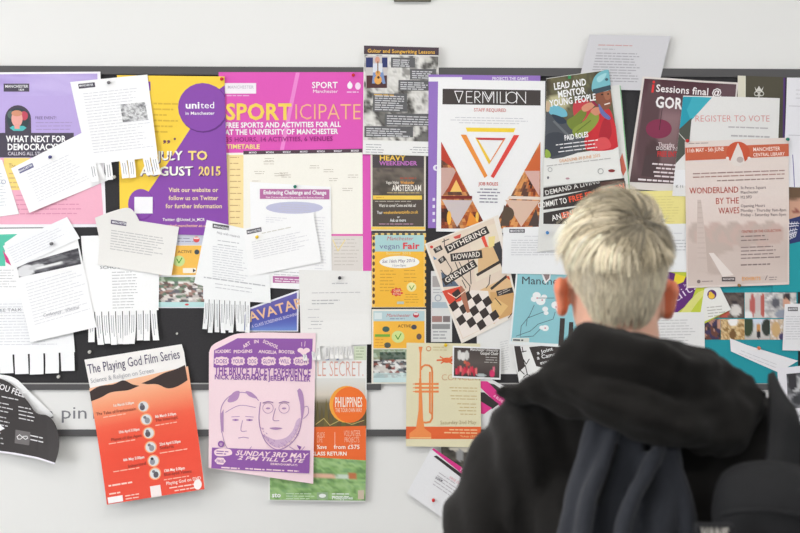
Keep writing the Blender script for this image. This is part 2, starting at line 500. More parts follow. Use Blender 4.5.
P.sheet().text('FREE EVENT!', (35.5, 119.5), (57, 119.5), 2.8, C(110, 98, 140), 'r').lines((36, 122.5), 40, 3, 3.4, 0.7, C(165, 150, 195))
P.rect(4, 158, 30, 190, C(252, 222, 130)); P.text('The', (9, 168), (16, 168), 4.4, C(170, 130, 90)); P.lines((9, 173), 16, 4, 4.5, 1.2, C(222, 186, 120))
P.lines((16, 195), 66, 5, 4.6, 1, C(226, 150, 178))
P.done()
P = Paper('paper_sheet', 'white paper poking in from left edge over the pink half of democracy poster', 'sheet of paper', [(-40, 158), (2.5, 160), (19.5, 214), (-40, 222)], C(248, 249, 250), group=G_SHEET)
P.lines((-10, 174), 14, 8, 4.6, 0.7, C(188, 190, 205)); P.ring(4, 182, 2, 0.5, C(160, 160, 190)); P.done()

P = Paper('paper_sheet', 'white sheet with teal and magenta shapes at left edge, below the pink poster', 'sheet of paper', [(-50, 229), (70, 228), (72, 300), (-50, 300)], C(249, 250, 251), group=G_SHEET)
P.poly([(-50, 236), (18, 234), (5, 243), (5.5, 266), (-50, 266)], C(92, 200, 172)); P.poly([(3, 250), (9, 259), (12, 266), (6, 262)], C(226, 70, 142)); P.lines((-20, 270), 38, 5, 4, 0.6, GREY); P.done()
P = Paper('leaflet', 'small orange and grey leaflet with crowd photo half hidden under white sheets', 'leaflet', [(151, 230.5), (208, 232), (207, 308), (151, 308)], C(240, 240, 243), group=G_FLY)
P.rect(153, 233, 205, 245, C(206, 208, 222)); P.lines((178, 238), 16, 2, 3, 0.8, C(150, 150, 175)); P.part('badge').ell(196.5, 239.5, 3.2, 3, C(225, 90, 90)); P.rect(194, 237.5, 199, 239, C(245, 230, 230))
P.sheet().rect(153, 245.5, 205, 275, C(252, 196, 92)); P.text('ACTIVE', (178, 253), (192, 253), 2.6, C(140, 90, 60), 'b'); P.ell(197, 252, 2.5, 2.5, C(70, 80, 90)); P.ell(179, 261, 6, 5.5, C(206, 226, 150)); P.line([(177, 259), (179, 263), (182, 258)], 1, C(90, 160, 60)); P.rect(183, 268, 196, 273, C(250, 240, 225)); P.poly([(193, 268.5), (196, 270.5), (193, 272.5)], C(70, 60, 60))
P.part('photo').photo([(153, 277), (205, 302)], crowd(5, [C(110, 130, 112), C(150, 160, 140), C(110, 92, 88), C(200, 192, 188), C(170, 136, 126), C(236, 232, 228), C(110, 108, 114), C(222, 214, 208)], 0.05, lambda u, v, c: mixc(c, C(120, 160, 120), 0.6) if v < 0.2 else c), 40, 24)
P.sheet().rect(153, 302, 205, 307, C(190, 226, 226)); P.ell(187, 304.5, 2, 1, C(220, 90, 90)); P.done()
P = Paper('paper_sheet', 'white school notice with tear-off tabs at its foot, left part of board', 'sheet of paper', [(81, 236), (160, 234), (159, 310), (87, 312)], C(249, 249, 250), curl=[('b', 0.004)], group=G_SHEET)
P.text('SCHOOL OF', (100, 269), (135, 268), 3, MID, 'r'); P.lines((112, 272), 26, 9, 4.3, 0.8, GREY); P.tabs(10, 32, 0.02, 0.98, bend=0.006); P.done()

# --- magenta timetable
P = Paper('poster', 'large magenta sports timetable poster with cream table, right of yellow poster', 'poster', [(219, 72.5), (371, 72.5), (371.5, 287), (221, 287)], MAG, group=G_POST)
P.poly([(296, 73), (300, 73), (284, 150), (280, 150)], C(238, 140, 210))
P.poly([(225, 153), (362.5, 151.5), (363, 286), (225, 286)], CREAM)
P.part('table_heading').poly([(243.5, 151), (362.5, 148.8), (362.5, 152.6), (243.5, 154.6)], C(84, 66, 76))
for i in range(7): P.text('MONDAY'[:4 + i % 3], (249 + i * 17, 153.6 - i * 0.3), (257 + i * 17, 153.5 - i * 0.3), 1.8, WHITE, 'b')
P.sheet().rect(227, 155, 243.5, 286, C(253, 226, 166))
for i in range(12): P.lines((230, 157 + i * 6), 12, 1, 3, 0.9, C(208, 172, 120))
for i in range(26):
    x = 248 + P.rnd.random() * 104; y = 158 + P.rnd.random() * 74
    P.lines((x, y), 11, 2, 2.2, 0.6, C(200, 192, 178), align='c')
P.rect(331, 234, 363, 236, C(226, 110, 180)); P.rect(331, 236, 362, 272, C(226, 220, 214)); P.lines((334, 239), 26, 8, 3.6, 0.9, C(205, 198, 190)); P.line([(333, 240), (338, 251), (345, 240)], 1, C(240, 220, 150))
P.part('title').text('SPORT', (226, 119.8), (292, 119.8), 15.5, C(254, 216, 96), 'x'); P.text('ICIPATE', (294, 119.8), (361.5, 119.8), 15.5, C(253, 196, 140), 'l')
for i, (t, x1) in enumerate((('FREE SPORTS AND ACTIVITIES FOR ALL', 341), ('AT THE UNIVERSITY OF MANCHESTER', 338))): P.text(t, (225.5, 128 + i * 7), (x1, 127 + i * 7), 5, C(255, 255, 255), 'x')
P.text('35 HOURS, 14 ACTIVITIES, 6 VENUES', (226, 142), (333, 141), 4.4, C(160, 50, 130), 'b'); P.text('TIMETABLE', (227, 148.8), (260, 148.8), 4.2, C(255, 226, 150), 'x')
P.part('logo').rect(225, 83.5, 256.5, 94, C(246, 240, 246)); P.text('MANCHESTER', (228, 89), (254, 89), 3, C(200, 190, 205), 'b'); P.lines((227, 95.5), 29, 1, 2, 1, C(240, 190, 226))
P.part('logo').text('SPORT', (312, 88.5), (338, 88.5), 6, C(255, 255, 255), 'b'); P.text('Manchester', (313, 93.3), (338, 93.3), 3.2, C(255, 255, 255))
P.part('logo').ell(350, 86, 2.6, 3.4, C(250, 240, 250)); P.ell(358, 86.5, 2.8, 3.6, C(245, 220, 240)); P.line([(350, 82), (350, 86)], 1.2, WHITE); P.lines((347, 92), 15, 1, 2, 1, C(245, 215, 240))
P.done()
# --- yellow and violet poster
P = Paper('poster', 'yellow and violet dated poster with round badge, left of the magenta poster', 'poster', [(117.5, 75.5), (225, 77), (229, 236), (120.5, 233)], YEL, curl=[('tr', 0.001)], group=G_POST)
P.poly([(225.5, 84), (216, 92), (190.5, 129), (150, 190), (118, 235), (229, 238), (228, 77)], PUR)
P.poly([(218, 77), (226, 77), (225, 86), (216, 92), (210, 86)], YEL)
P.ell(142, 205, 13, 15.5, C(128, 62, 158)); P.ell(141, 204, 12.6, 15, PUR)
P.part('badge').ell(204, 108.5, 25, 24.6, C(104, 52, 130)); P.ell(203, 107.5, 24.6, 24, PUR)
P.text('uni', (185.7, 108.7), (200.5, 108.7), 6.4, C(255, 255, 255), 'x'); P.text('ted', (201, 108.7), (215.3, 108.7), 6.4, C(255, 255, 255), 'r'); P.text('in Manchester', (185.7, 115), (215, 115), 3, C(255, 255, 255), 'b')
P.sheet()
for t, x0, x1, y, c in (('JULY', 158, 182.5, 160, C(255, 249, 236)), ('TO', 188.5, 208.2, 160, C(254, 222, 132)), ('AUGUST', 140.5, 193.5, 175.5, C(255, 249, 236)), ('2015', 199, 221.5, 175.5, C(254, 220, 128))):
    P.text(t, (x0 + 0.7, y + 0.7), (x1 + 0.7, y + 0.7), 8.6, C(96, 50, 116), 'x'); P.text(t, (x0, y), (x1, y), 8.6, c, 'x')
for i, t in enumerate(('Visit our website or', 'follow us on Twitter', 'for further information')): P.text(t, (169 - (3 if i == 2 else 0), 192 + 8.1 * i), (218.5 + (4 if i == 2 else 0), 192 + 8.1 * i), 4.2, C(255, 226, 176), 'b')
P.text('Twitter: @United_in_MCR', (163, 221), (205, 221), 2.8, C(255, 244, 236), 'b'); P.text('united.manchester.ac.uk', (166, 227), (208, 227), 2.8, C(250, 200, 170), 'b')
for i in range(6): P.lines((154, 103 + i * 5.6), 26 - (i % 3) * 6, 1, 4, 1.6, C(226, 184, 66), rag=0.1)
P.text(',,', (163, 142), (171, 142), 8, C(120, 76, 90), 'x'); P.ell(175, 139, 1.2, 1.2, C(120, 76, 90))
P.rect(148, 82, 151, 91, PUR); P.rect(134.7, 197, 153, 213.5, C(246, 244, 248)); P.done()
P = Paper('paper_slip', 'white printed slip tilted upward over foot of the democracy poster', 'slip of paper', [(11.5, 168.5), (86, 131), (108, 180.5), (30.5, 213)], C(251, 252, 253), curl=[('bl', 0.006)], group=G_SHEET)
P.bar((18.5, 169.5), 15.5, 4.6, C(110, 108, 150)); P.text('MANCHESTER', (20, 172.5), (33, 166), 2, WHITE, 'b'); P.lines((27, 174), 56, 8, 4.3, 0.7, C(205, 205, 215)); P.done()
P = Paper('paper_sheet', 'white typed sheet with grey picture and tear-off tabs, overlapping yellow poster', 'sheet of paper', [(71, 82.5), (148, 75), (158.5, 157), (89, 165)], C(250, 251, 252), curl=[('br', 0.006)], group=G_SHEET)
P.bar((79, 84.5), 16.5, 4.8, DKT); P.text('MANCHESTER', (80.2, 87.3), (94.2, 86.1), 2, WHITE, 'b'); P.lines((84, 94), 62, 15, 4.3, 0.7, C(196, 196, 206)); P.part('photo').photo([(121, 105), (145.5, 102.5), (149, 120), (123.5, 122.5)], soft(8, [C(120, 120, 122), C(200, 200, 202), C(236, 236, 236), C(140, 140, 142)], 5), 24, 18); P.sheet().tabs(9, 18, 0.0, 1.0, skip=(1, 3, 6), bend=0.008); P.done()
# lower left cluster
P = Paper('paper_sheet', 'white sheet at left edge with wide tear-off strips hanging along its foot', 'sheet of paper', [(-30, 297.5), (70, 299), (75.5, 352), (-30, 356)], C(247, 248, 249), curl=[('b', 0.003)], group=G_SHEET)
P.lines((-20, 304), 82, 11, 4.2, 0.7, C(196, 196, 206)); P.text('FREE TALK', (-6, 312), (22, 311), 3, GREY); P.tabs(7, 20, -0.02, 1.0, bend=0.005, spread=0.02, ink=False); P.done()
P = Paper('paper_sheet', 'white sheet with dark picture across its top, left part of board', 'sheet of paper', [(12, 262), (78, 239), (97.5, 327), (32, 342)], C(251, 252, 253), curl=[('b', 0.007)], group=G_SHEET)
P.part('photo').photo([(17, 266), (78.5, 248), (81.5, 264), (19.5, 277.5)], blobs(soft(4, [C(58, 56, 62), C(84, 82, 88), C(130, 130, 134)], 5), [(0.12, 0.6, 0.16, 0.5, C(226, 226, 228)), (0.3, 0.5, 0.14, 0.2, C(210, 210, 212)), (0.5, 0.62, 0.24, 0.12, C(236, 236, 236)), (0.68, 0.3, 0.14, 0.12, C(120, 120, 124))]), 30, 12)
P.sheet().lines((26, 284), 60, 10, 4.6, 0.7, C(205, 206, 214)); P.text('Conference', (44, 317), (62, 313), 3.4, C(170, 170, 178), shear=0.3); P.text('theme', (66, 311.5), (80, 308.5), 3.4, C(170, 170, 178), shear=0.3); P.done()
P = Paper('paper_slip', 'white slip tilted and pinned over the top of dark picture sheet', 'slip of paper', [(3.5, 246), (67.5, 217), (80.5, 238.5), (13.5, 269.5)], C(246, 247, 249), group=G_SHEET)
P.lines((8, 248.5), 58, 5, 3.8, 0.6, C(205, 205, 214)); P.done()
P = Paper('paper_sheet', 'warm grey curled sheet with small dark heading block over white school notice', 'sheet of paper', [(98, 214), (179.5, 227), (172, 276), (97, 265)], WARM, curl=[('tl', 0.008), ('br', 0.006)], group=G_SHEET,
          outline=smooth_open([(96, 218), (112, 212), (128, 208), (135, 212), (140, 221)]) + [(179.5, 227), (172, 276.5), (98, 264.5), (100, 240)])
P.bar((112, 219.8), 15.5, 4.2, C(104, 94, 118)); P.text('MANCHESTER', (113, 223), (127, 225), 2, WHITE, 'b'); P.lines((112, 230), 56, 6, 3.8, 0.8, C(165, 163, 166)); P.done()

P = Paper('paper_sheet', 'white sheet with mauve heading bar and blue oval, pinned on the magenta timetable', 'sheet of paper', [(250, 182), (331, 187), (332, 291), (252, 287)], C(249, 249, 251), group=G_SHEET)
P.part('heading_bar').poly([(260, 189), (329.5, 189.5), (329.5, 199.5), (260, 199)], C(188, 112, 164)); P.text('Embracing Challenge and Change', (263.5, 194.3), (326.5, 194.6), 3.8, WHITE, 'x'); P.text('New Commercialisation Opportunities for Business Research', (266, 198.2), (324, 198.5), 1.8, C(245, 225, 240), 'b')
P.sheet().ell(294.5, 207.8, 28.5, 6, C(196, 196, 222)); P.lines((278, 203.6), 34, 4, 2.4, 0.8, C(150, 148, 182), align='c'); P.lines((266, 217), 24, 17, 3.2, 0.6, C(206, 206, 214)); P.lines((314, 217), 12, 19, 3, 0.6, C(206, 206, 214)); P.lines((274, 271), 50, 2, 2.8, 0.8, C(170, 168, 178))
P.part('heading_bar').poly([(273, 276), (328, 277.3), (327.5, 284), (273, 282.7)], C(188, 112, 164)); P.lines((275, 278), 51, 2, 2.3, 1, C(240, 220, 236), rag=0.1); P.done()
P = Paper('postcard', 'small blue film postcard with golden title, tilted, above the pink poster', 'postcard', [(244, 309.5), (299, 289.5), (298, 331.5), (240, 331.5)], C(240, 240, 246), group=G_FLY, outline=[(246, 309), (299, 290), (298.2, 331.5), (239, 331.5)])
P.part('picture').photo([(246, 311), (297, 292.5), (297, 330.5), (241, 330.5)], vgrad([(0, C(112, 104, 176)), (0.5, C(86, 86, 168)), (0.8, C(96, 110, 190)), (1, C(120, 150, 214))]), 16, 12)
P.text('AVATAR', (250, 322), (304, 306.5), 9.5, C(238, 196, 156), 'b'); P.text('A CLASS SCREENING SHOWING', (252, 328), (299, 315), 3, C(226, 220, 240), 'r'); P.done()
P = Paper('paper_sheet', 'white sheet with dark heading block and long tear-off tabs, left of blue oval sheet', 'sheet of paper', [(207, 220), (268, 234), (271, 303), (203, 299)], C(247, 248, 248), curl=[('bl', 0.004)], group=G_SHEET,
          outline=[(207, 220), (268, 234), (271, 303), (203.5, 299), (203.5, 286), (194.5, 283)])
P.bar((213, 223.5), 16.5, 4.6, C(96, 94, 100)); P.text('MANCHESTER', (214, 226.8), (229, 230.2), 2, WHITE, 'b'); P.text('Help with research', (217, 233.5), (240, 238), 2.4, GREY); P.lines((218, 240), 24, 2, 4, 0.8, C(160, 160, 168)); P.lines((213, 246), 36, 9, 3.6, 0.7, C(190, 190, 198)); P.lines((200, 276), 66, 1, 4, 1.2, C(150, 150, 158), rag=0); P.lines((214, 283), 40, 2, 3.6, 0.8, C(175, 175, 182), align='c'); P.tabs(9, 32, 0.02, 0.7, bend=0.004, spread=0.05); P.done()
P = Paper('paper_slip', 'white typed slip with yellow pin, tilted across the mauve heading sheet', 'slip of paper', [(244, 229), (313.5, 213.5), (321.5, 262), (249.5, 276.5)], C(251, 252, 252), curl=[('r', 0.003)], group=G_SHEET)
P.bar((246.8, 230.3), 15, 4.3, C(92, 88, 96)); P.text('MANCHESTER', (248, 233.4), (261.3, 230.7), 2, WHITE, 'b'); P.lines((262, 233), 38, 1, 4, 0.9, C(190, 186, 170)); P.lines((252, 242), 58, 6, 3.4, 0.7, C(205, 205, 210)); P.done()

# --- lower middle: island poster, orange flyers, pink poster, film poster
P = Paper('poster', 'tall travel poster with orange disc and orange band, right of the pink poster', 'poster', [(270, 343.5), (367, 343.5), (366, 502), (268.5, 500.5)], C(238, 238, 236), group=G_POST)
P.rect(354, 346, 366.5, 360, C(212, 222, 196)); P.lines((356, 347.5), 9, 4, 3, 0.8, C(160, 176, 140)); P.poly([(316.5, 343.5), (319, 343.5), (319.5, 360), (316.5, 360)], C(84, 90, 140)); P.poly([(327, 344), (329.5, 360), (325.5, 360)], C(96, 106, 164)); P.poly([(338, 346), (339, 360), (336.5, 360)], C(150, 158, 190)); P.rect(317, 360, 366.5, 377.5, C(240, 240, 238))
P.part('photo').photo([(271, 378), (365.5, 428)], vgrad([(0, C(226, 226, 222)), (0.35, C(215, 205, 190)), (0.5, C(120, 110, 86)), (1, C(60, 62, 54))]), 12, 12)
pr = P.rnd
for i in range(16):
    x = 300 + i * 4.4; P.poly([(x - 3, 428), (x, 396 + pr.random() * 10), (x + 3, 428)], C(86 + pr.random() * 30, 84 + pr.random() * 22, 62))
P.line([(316, 424), (324, 418), (330, 425), (340, 420), (352, 424), (364, 420)], 0.7, C(196, 176, 110))
P.part('orange_disc').ell(347, 404, 17.5, 18.5, C(250, 170, 70)); P.ell(350, 404.5, 17, 18, C(246, 120, 52))
P.text('PHILIPPINES', (335, 406.5), (362.5, 406.5), 9.5, C(255, 240, 226), 'b'); P.text('THE TOUR OWN WAY', (335.5, 411.8), (362, 411.8), 4, C(255, 226, 205))
P.sheet().text('LE SECRET.', (317, 376), (364, 376), 15, C(226, 172, 156), 'l')
P.poly([(270, 427.5), (366, 425.5), (366, 460), (270, 454)], C(243, 112, 56)); P.text('GUIDE', (317, 437), (325, 437), 5, C(250, 200, 170)); P.text('VOLUNTEER', (344, 436), (360.5, 436), 6, C(255, 214, 190), 'l'); P.text('PROJECTS', (344.5, 442), (359.5, 442), 5, C(255, 214, 190), 'l'); P.text('LIFE', (317, 442), (323, 442), 5, C(250, 200, 170), 'l'); P.text('from £575', (334, 448.5), (360, 448.5), 4, C(255, 244, 232), 'b'); P.text('%ave', (317, 448.5), (327, 448.5), 4, C(255, 244, 232), 'b'); P.line([(335, 432), (335, 447)], 0.6, C(255, 200, 170)); P.text('CLASS RETURN', (311, 455), (347, 455), 3.6, C(255, 244, 232), 'x')
P.part('photo').photo([(270, 454), (366, 460), (365.5, 500.5), (270, 499.5)], blobs(soft(9, [C(112, 150, 96), C(140, 180, 110), C(168, 202, 140), C(122, 166, 112)], 7), [(0.5, 0.43, 0.22, 0.06, C(226, 182, 156)), (0.78, 0.43, 0.1, 0.07, C(206, 220, 206)), (0.86, 0.4, 0.05, 0.08, C(196, 120, 80))]), 36, 20)
P.text('sto', (272, 497), (281, 497), 4.6, WHITE, 'x'); P.lines((286, 493), 30, 3, 2.4, 0.8, C(200, 220, 190)); P.rect(317, 492, 328, 499, C(150, 176, 140)); P.ell(322.5, 495.5, 3.5, 2, C(235, 240, 235)); P.lines((332, 493), 22, 2, 2.6, 1.2, C(225, 235, 220)); P.text('Philippines', (332, 499), (353, 499), 2.8, WHITE, 'b'); P.rect(358, 490, 364, 499, C(206, 190, 170)); P.done()
# right-hand neighbours of the timetable
P = Paper('paper_sheet', 'tall white sheet with black pin and tear-off tabs, between magenta poster and orange poster', 'sheet of paper', [(299, 270), (371.5, 271), (371.5, 344), (301, 347)], OFFW, curl=[('b', 0.003)], group=G_SHEET)
P.lines((332, 283), 18, 1, 3, 1, C(160, 158, 165)); P.lines((312, 292.5), 50, 1, 3, 0.8, C(170, 168, 172)); P.lines((312, 300), 30, 2, 3.2, 1, C(140, 138, 145)); P.lines((308, 309), 12, 1, 3, 0.8, C(180, 178, 182)); P.lines((308, 317), 14, 1, 3, 0.8, C(185, 183, 187)); P.lines((311, 321), 14, 2, 3, 0.8, C(150, 148, 155)); P.lines((308, 328), 14, 1, 3, 0.8, C(185, 183, 187))
P.tabs(11, 13, 0.02, 0.72, bend=0.006, spread=0.12, skip=(1, 4)); P.done()
def fair(dy, label, photo, zs):
    P = Paper('flyer', label, 'flyer', [(372, 233 + dy), (426, 233 + dy), (426, 307.5 + dy), (371.5, 307.5 + dy)], C(236, 232, 220), group='orange vegan fair flyers')
    return P
P = fair(76, 'lower orange flyer with green tick and crowd photo, left of the trumpet poster', True, 0)
P.rect(373.5, 311, 424.5, 321, C(188, 212, 216)); P.rect(374.5, 312.5, 382, 319, C(222, 232, 232)); P.text('Manchester', (386, 316.8), (410, 316.8), 3.2, C(206, 110, 110), shear=0.3); P.lines((390, 318.3), 16, 1, 2, 0.8, C(130, 140, 170)); P.ell(416, 315, 3, 2.6, C(200, 60, 70)); P.rect(414, 313, 418, 315, C(240, 230, 230))
P.rect(373.5, 321, 424.5, 348, C(252, 190, 74)); [P.part('picture_spot').ell(*q) for q in ((386, 329, 3.6, 2.8, C(70, 100, 96)), (387.5, 345, 3.4, 2.8, C(90, 96, 90)), (419, 336.5, 2.6, 3, C(110, 90, 90)), (414, 327, 2.8, 2.4, C(80, 80, 90)))]
P.sheet().rect(375, 334, 390, 336.6, C(120, 176, 70)); P.text('ACTIVE', (398, 327.3), (411, 327.3), 2.8, C(140, 86, 50), 'b'); P.ell(398, 336.6, 6.4, 6, C(214, 228, 150)); P.line([(395.5, 335), (398, 339), (401, 333.5)], 1, C(90, 160, 60)); P.lines((375, 339), 10, 3, 3, 0.8, C(226, 160, 60))
P.part('photo').photo([(373.5, 349), (424.5, 377.5)], crowd(15, [C(70, 60, 62), C(120, 100, 96), C(226, 226, 222), C(214, 210, 204), C(150, 90, 80), C(196, 190, 186), C(236, 236, 234), C(110, 116, 120)], 0.045, lambda u, v, c: mixc(c, C(56, 84, 66), 0.85) if 0.1 < v < 0.38 and 0.12 < u < 0.62 else (mixc(c, C(150, 176, 140), 0.7) if v < 0.35 else (mixc(c, C(200, 226, 226), 0.7) if v > 0.82 else c))), 44, 26)
P.sheet().rect(373.5, 377.5, 424.5, 382, C(204, 226, 226)); P.done()
P = fair(0, 'upper orange vegan fair flyer with white oval, below the dark brown flyer', False, 0)
for i in range(9): P.rect(372 + i * 6, 233.2, 375 + i * 6, 235, C(70, 66, 60)); P.rect(375 + i * 6, 233.2, 378 + i * 6, 235, C(236, 206, 110))
P.rect(372, 235, 375, 307, C(250, 206, 110)); P.rect(424.2, 235, 426, 307, C(246, 196, 100))
for i in range(11): P.ell(373.7, 238 + i * 6.4, 1.3, 2.2, C(110, 76, 54) if i > 3 else C(90, 80, 74)); P.rect(424.8, 237 + i * 6.6, 426, 240 + i * 6.6, C(80, 72, 66))
P.rect(375, 235, 424, 252, C(176, 214, 214)); P.rect(375, 251.5, 424, 307, C(252, 192, 70)); P.part('title').text('Manchester', (386.5, 240.3), (413, 240.3), 3.8, C(206, 96, 100), shear=0.25); P.text('vegan', (379.5, 248.6), (400, 248.6), 5, C(124, 120, 160), 'r'); P.text('Fair', (402.5, 248.8), (419.5, 248.8), 6, C(232, 76, 84), 'x'); P.text('Summer 2015', (386, 254.5), (411, 254.5), 2.4, C(236, 226, 170))
P.part('white_oval').ell(399.5, 262, 20, 6.2, C(250, 248, 240)); P.text('Sat 16th May 2015', (382, 263), (415, 262), 3.2, C(120, 100, 130), shear=0.2); P.text('11am-5pm', (392, 266.6), (406, 266.4), 2.2, C(140, 130, 150))
P.sheet().lines((380, 270.5), 17, 7, 3.3, 0.8, C(214, 158, 60)); P.lines((404, 270), 13, 4, 3.6, 0.8, C(214, 158, 60)); P.lines((404, 294), 15, 4, 2.6, 0.7, C(214, 158, 60), align='c')
P.part('red_burst').poly([(391 + 1, 292)] + [(397 + (6.8 if k % 2 else 5.2) * math.cos(k * math.pi / 9), 292 + (4.8 if k % 2 else 3.4) * math.sin(k * math.pi / 9)) for k in range(18)], C(232, 84, 66)); P.text('OVER', (393.5, 291.5), (400.5, 291.5), 2, C(250, 220, 200), 'b'); P.text('60 STALLS', (393, 294.6), (401, 294.6), 2, C(250, 220, 200), 'b')
P.part('round_emblem').ell(411.5, 287, 4.8, 4.6, C(240, 232, 170)); P.line([(409.5, 286), (411.5, 289.5), (414, 285.5)], 0.8, C(110, 160, 70)); P.sheet().rect(397, 301.5, 404, 304, C(190, 200, 190)); P.done()
P = Paper('flyer', 'dark brown weekender flyer with yellow bands, below the guitar lesson leaflet', 'flyer', [(370.5, 150), (426, 150), (425.5, 231), (371, 231)], C(226, 220, 206), group=G_FLY)
P.rect(372.5, 150, 424, 226.5, C(88, 80, 74)); P.part('picture').photo([(372.5, 168), (424, 194.5)], soft(11, [C(84, 78, 72), C(104, 96, 88), C(124, 114, 104), C(92, 84, 80)], 2.5), 18, 10)
P.sheet().rect(372.5, 157, 424, 167.5, C(80, 72, 76)); P.text('HEAVY', (379.5, 160.5), (405.5, 160.5), 5, C(246, 206, 96), 'x'); P.text('WEEKENDER', (379.5, 165.3), (417, 165.3), 4, C(196, 120, 196), 'x')
P.lines((400, 177.5), 19, 1, 3, 1.6, C(160, 90, 74)); P.text('Vegan Nights', (386, 184), (399, 184), 3, C(236, 230, 220), 'b'); P.text('Weekender', (400.5, 184), (414.5, 184), 3, C(240, 170, 80), 'b'); P.text('AMSTERDAM', (392, 191), (421.5, 191), 6, C(240, 236, 228), 'b'); P.lines((387, 192.4), 34, 1, 3, 0.9, C(190, 170, 120))
P.part('yellow_band').rect(373, 195.5, 422, 199.6, C(246, 208, 92)); P.lines((376, 197), 8, 1, 2, 1, C(220, 170, 60))
P.sheet().lines((375, 201), 45, 1, 3, 0.8, C(190, 180, 170)); P.text('Want to come? Come and Ask us!', (379, 207), (416, 206.8), 3, C(244, 238, 230), 'b'); P.text('Your', (377, 214), (382.5, 214), 3, WHITE, 'b'); P.text('weekendeventsinfo.co.uk', (383.5, 214), (418, 213.4), 3, C(240, 190, 90), 'b'); P.text('or', (397, 218), (400, 218), 2.4, WHITE); P.text('Ask us more', (390, 221.8), (406, 221.6), 3, WHITE, 'b'); P.lines((379, 223.6), 38, 1, 3, 0.9, C(190, 150, 170)); P.part('yellow_band').rect(371.5, 226.8, 425, 229.6, C(248, 208, 96)); P.done()
P = Paper('leaflet', 'grey guitar lesson leaflet standing above the top rail, musician photo in corner', 'leaflet', [(364, 46), (438.8, 48), (437.3, 156.5), (362.8, 154.5)], C(236, 236, 232), group=G_FLY)
P.part('picture').photo([(364.5, 55), (438.2, 57), (437, 142), (363.5, 140)], soft(14, [C(120, 118, 114), C(70, 68, 66), C(206, 204, 198), C(232, 230, 226), C(150, 148, 144)], 3.6), 40, 46)
P.part('heading_bar').poly([(364, 46), (438.8, 48), (438.6, 55.8), (364, 54.6)], C(78, 64, 74)); P.text('Guitar and Songwriting Lessons', (367.5, 53), (435, 54.3), 3.6, C(240, 190, 80), 'b')
for (x0, y0, x1, y1, n) in ((391, 58, 415, 68, 4), (410, 69.5, 436, 80, 4), (398.5, 80.5, 430, 91, 4), (373, 94, 407, 112, 7), (385, 114, 436, 126, 4), (364.5, 126.5, 413, 137.5, 4)):
    P.part('text_panel').rect(x0, y0, x1, y1, C(100, 100, 102)); P.lines((x0 + 2, y0 + 1.8), (x1 - x0 - 4), n, (y1 - y0 - 2.2) / n, 1.1, C(206, 206, 208))
    if n > 4: P.lines((x0 + 1, y0 + 0.6), 20, 1, 3, 1, C(226, 180, 90))
P.part('photo').rect(366, 56.5, 387.5, 88.5, C(204, 198, 196)); P.rect(366, 58, 373, 68, C(52, 60, 110)); P.rect(382, 58, 387.5, 68, C(52, 60, 110)); P.rect(366.5, 76, 387, 88.5, C(84, 54, 56)); P.poly([(372, 84), (374, 66), (382, 66), (385.5, 84), (383, 84.5), (378, 74), (375, 84)], C(126, 150, 196)); P.ell(377.5, 60.5, 2.4, 3.4, C(216, 160, 140)); P.rect(373, 64, 382.5, 73, C(220, 224, 232)); P.ell(378, 80.5, 3.8, 4.4, C(232, 170, 90)); P.ell(378, 74, 2.6, 2.8, C(226, 166, 90)); P.ell(378.5, 78, 1.3, 1.3, C(80, 50, 40)); P.rect(377.4, 62, 378.4, 74, C(120, 80, 50))
P.sheet().poly([(363.5, 141), (437.5, 142.5), (437.3, 156), (363, 154.3)], C(240, 240, 238)); P.lines((366, 144.5), 18, 4, 2.5, 0.6, GREY); P.lines((409, 147), 24, 3, 2.5, 0.6, GREY, align='r'); P.ell(433.5, 150, 2.5, 2.5, C(70, 66, 68)); P.done()
# --- middle
P = Paper('poster', 'violet poster nearly hidden behind the white triangle poster', 'poster', [(428.5, 75), (540, 76), (540, 229), (428, 228)], C(152, 118, 196), group=G_POST)
P.text('PROJECTS THE GAMES', (492, 80.5), (528, 80.6), 3, C(240, 234, 246), 'b'); P.rect(428.5, 77.6, 462, 82, C(240, 238, 242)); P.ell(436, 168, 3, 3, C(236, 230, 244)); P.ell(436.6, 168, 1.2, 1.6, C(152, 118, 196))
for i, y in enumerate((198, 205, 212, 219)): P.rect(432.5, y, 435, y + 3, C(236, 230, 244))
P.done()
P = Paper('poster', 'white poster with big red, orange and yellow triangle under black title bar', 'poster', [(438, 80), (545, 81.5), (543, 233.5), (436, 231.5)], C(243, 243, 243), group=G_POST)
ORg = C(240, 150, 66); REDd = C(226, 76, 68)
P.part('title_bar').poly([(442.5, 89.3), (540.3, 90.7), (540.2, 106), (442.3, 104.8)], C(72, 66, 64))
wc = C(250, 250, 250)
for pts in ([(454.5, 91.8), (462.8, 91.9), (458.7, 103), (454.5, 91.8)], [(472, 92), (466.2, 92), (466.2, 103.2), (472, 103.2)], [(466.2, 97.4), (471.4, 97.4)], [(474.6, 103.3), (474.6, 92.1), (478.5, 92.2), (480, 95), (478.5, 97.6), (474.8, 97.7), (480, 103.3)],
            [(482.5, 103.4), (482.5, 92.2), (488, 102.5), (493.5, 92.3), (493.5, 103.4)], [(484.6, 92.2), (488.4, 99.5), (491.8, 92.3)], [(496.8, 92.3), (496.8, 103.5)], [(500, 92.4), (500, 103.5), (505, 103.5)], [(505.8, 92.4), (505.8, 103.5)], [(516.3, 103.5), (516.3, 92.4), (525.3, 103.7), (525.3, 92.5)]): P.line(pts, 0.75, wc)
P.ring(511.5, 98, 5.4, 0.75, wc)
P.sheet().text('STAFF REQUIRED', (473.5, 112), (506, 112.4), 3.4, C(206, 96, 84), 'r'); P.lines((450, 117.5), 78, 3, 2.6, 0.6, C(198, 198, 204), align='c')
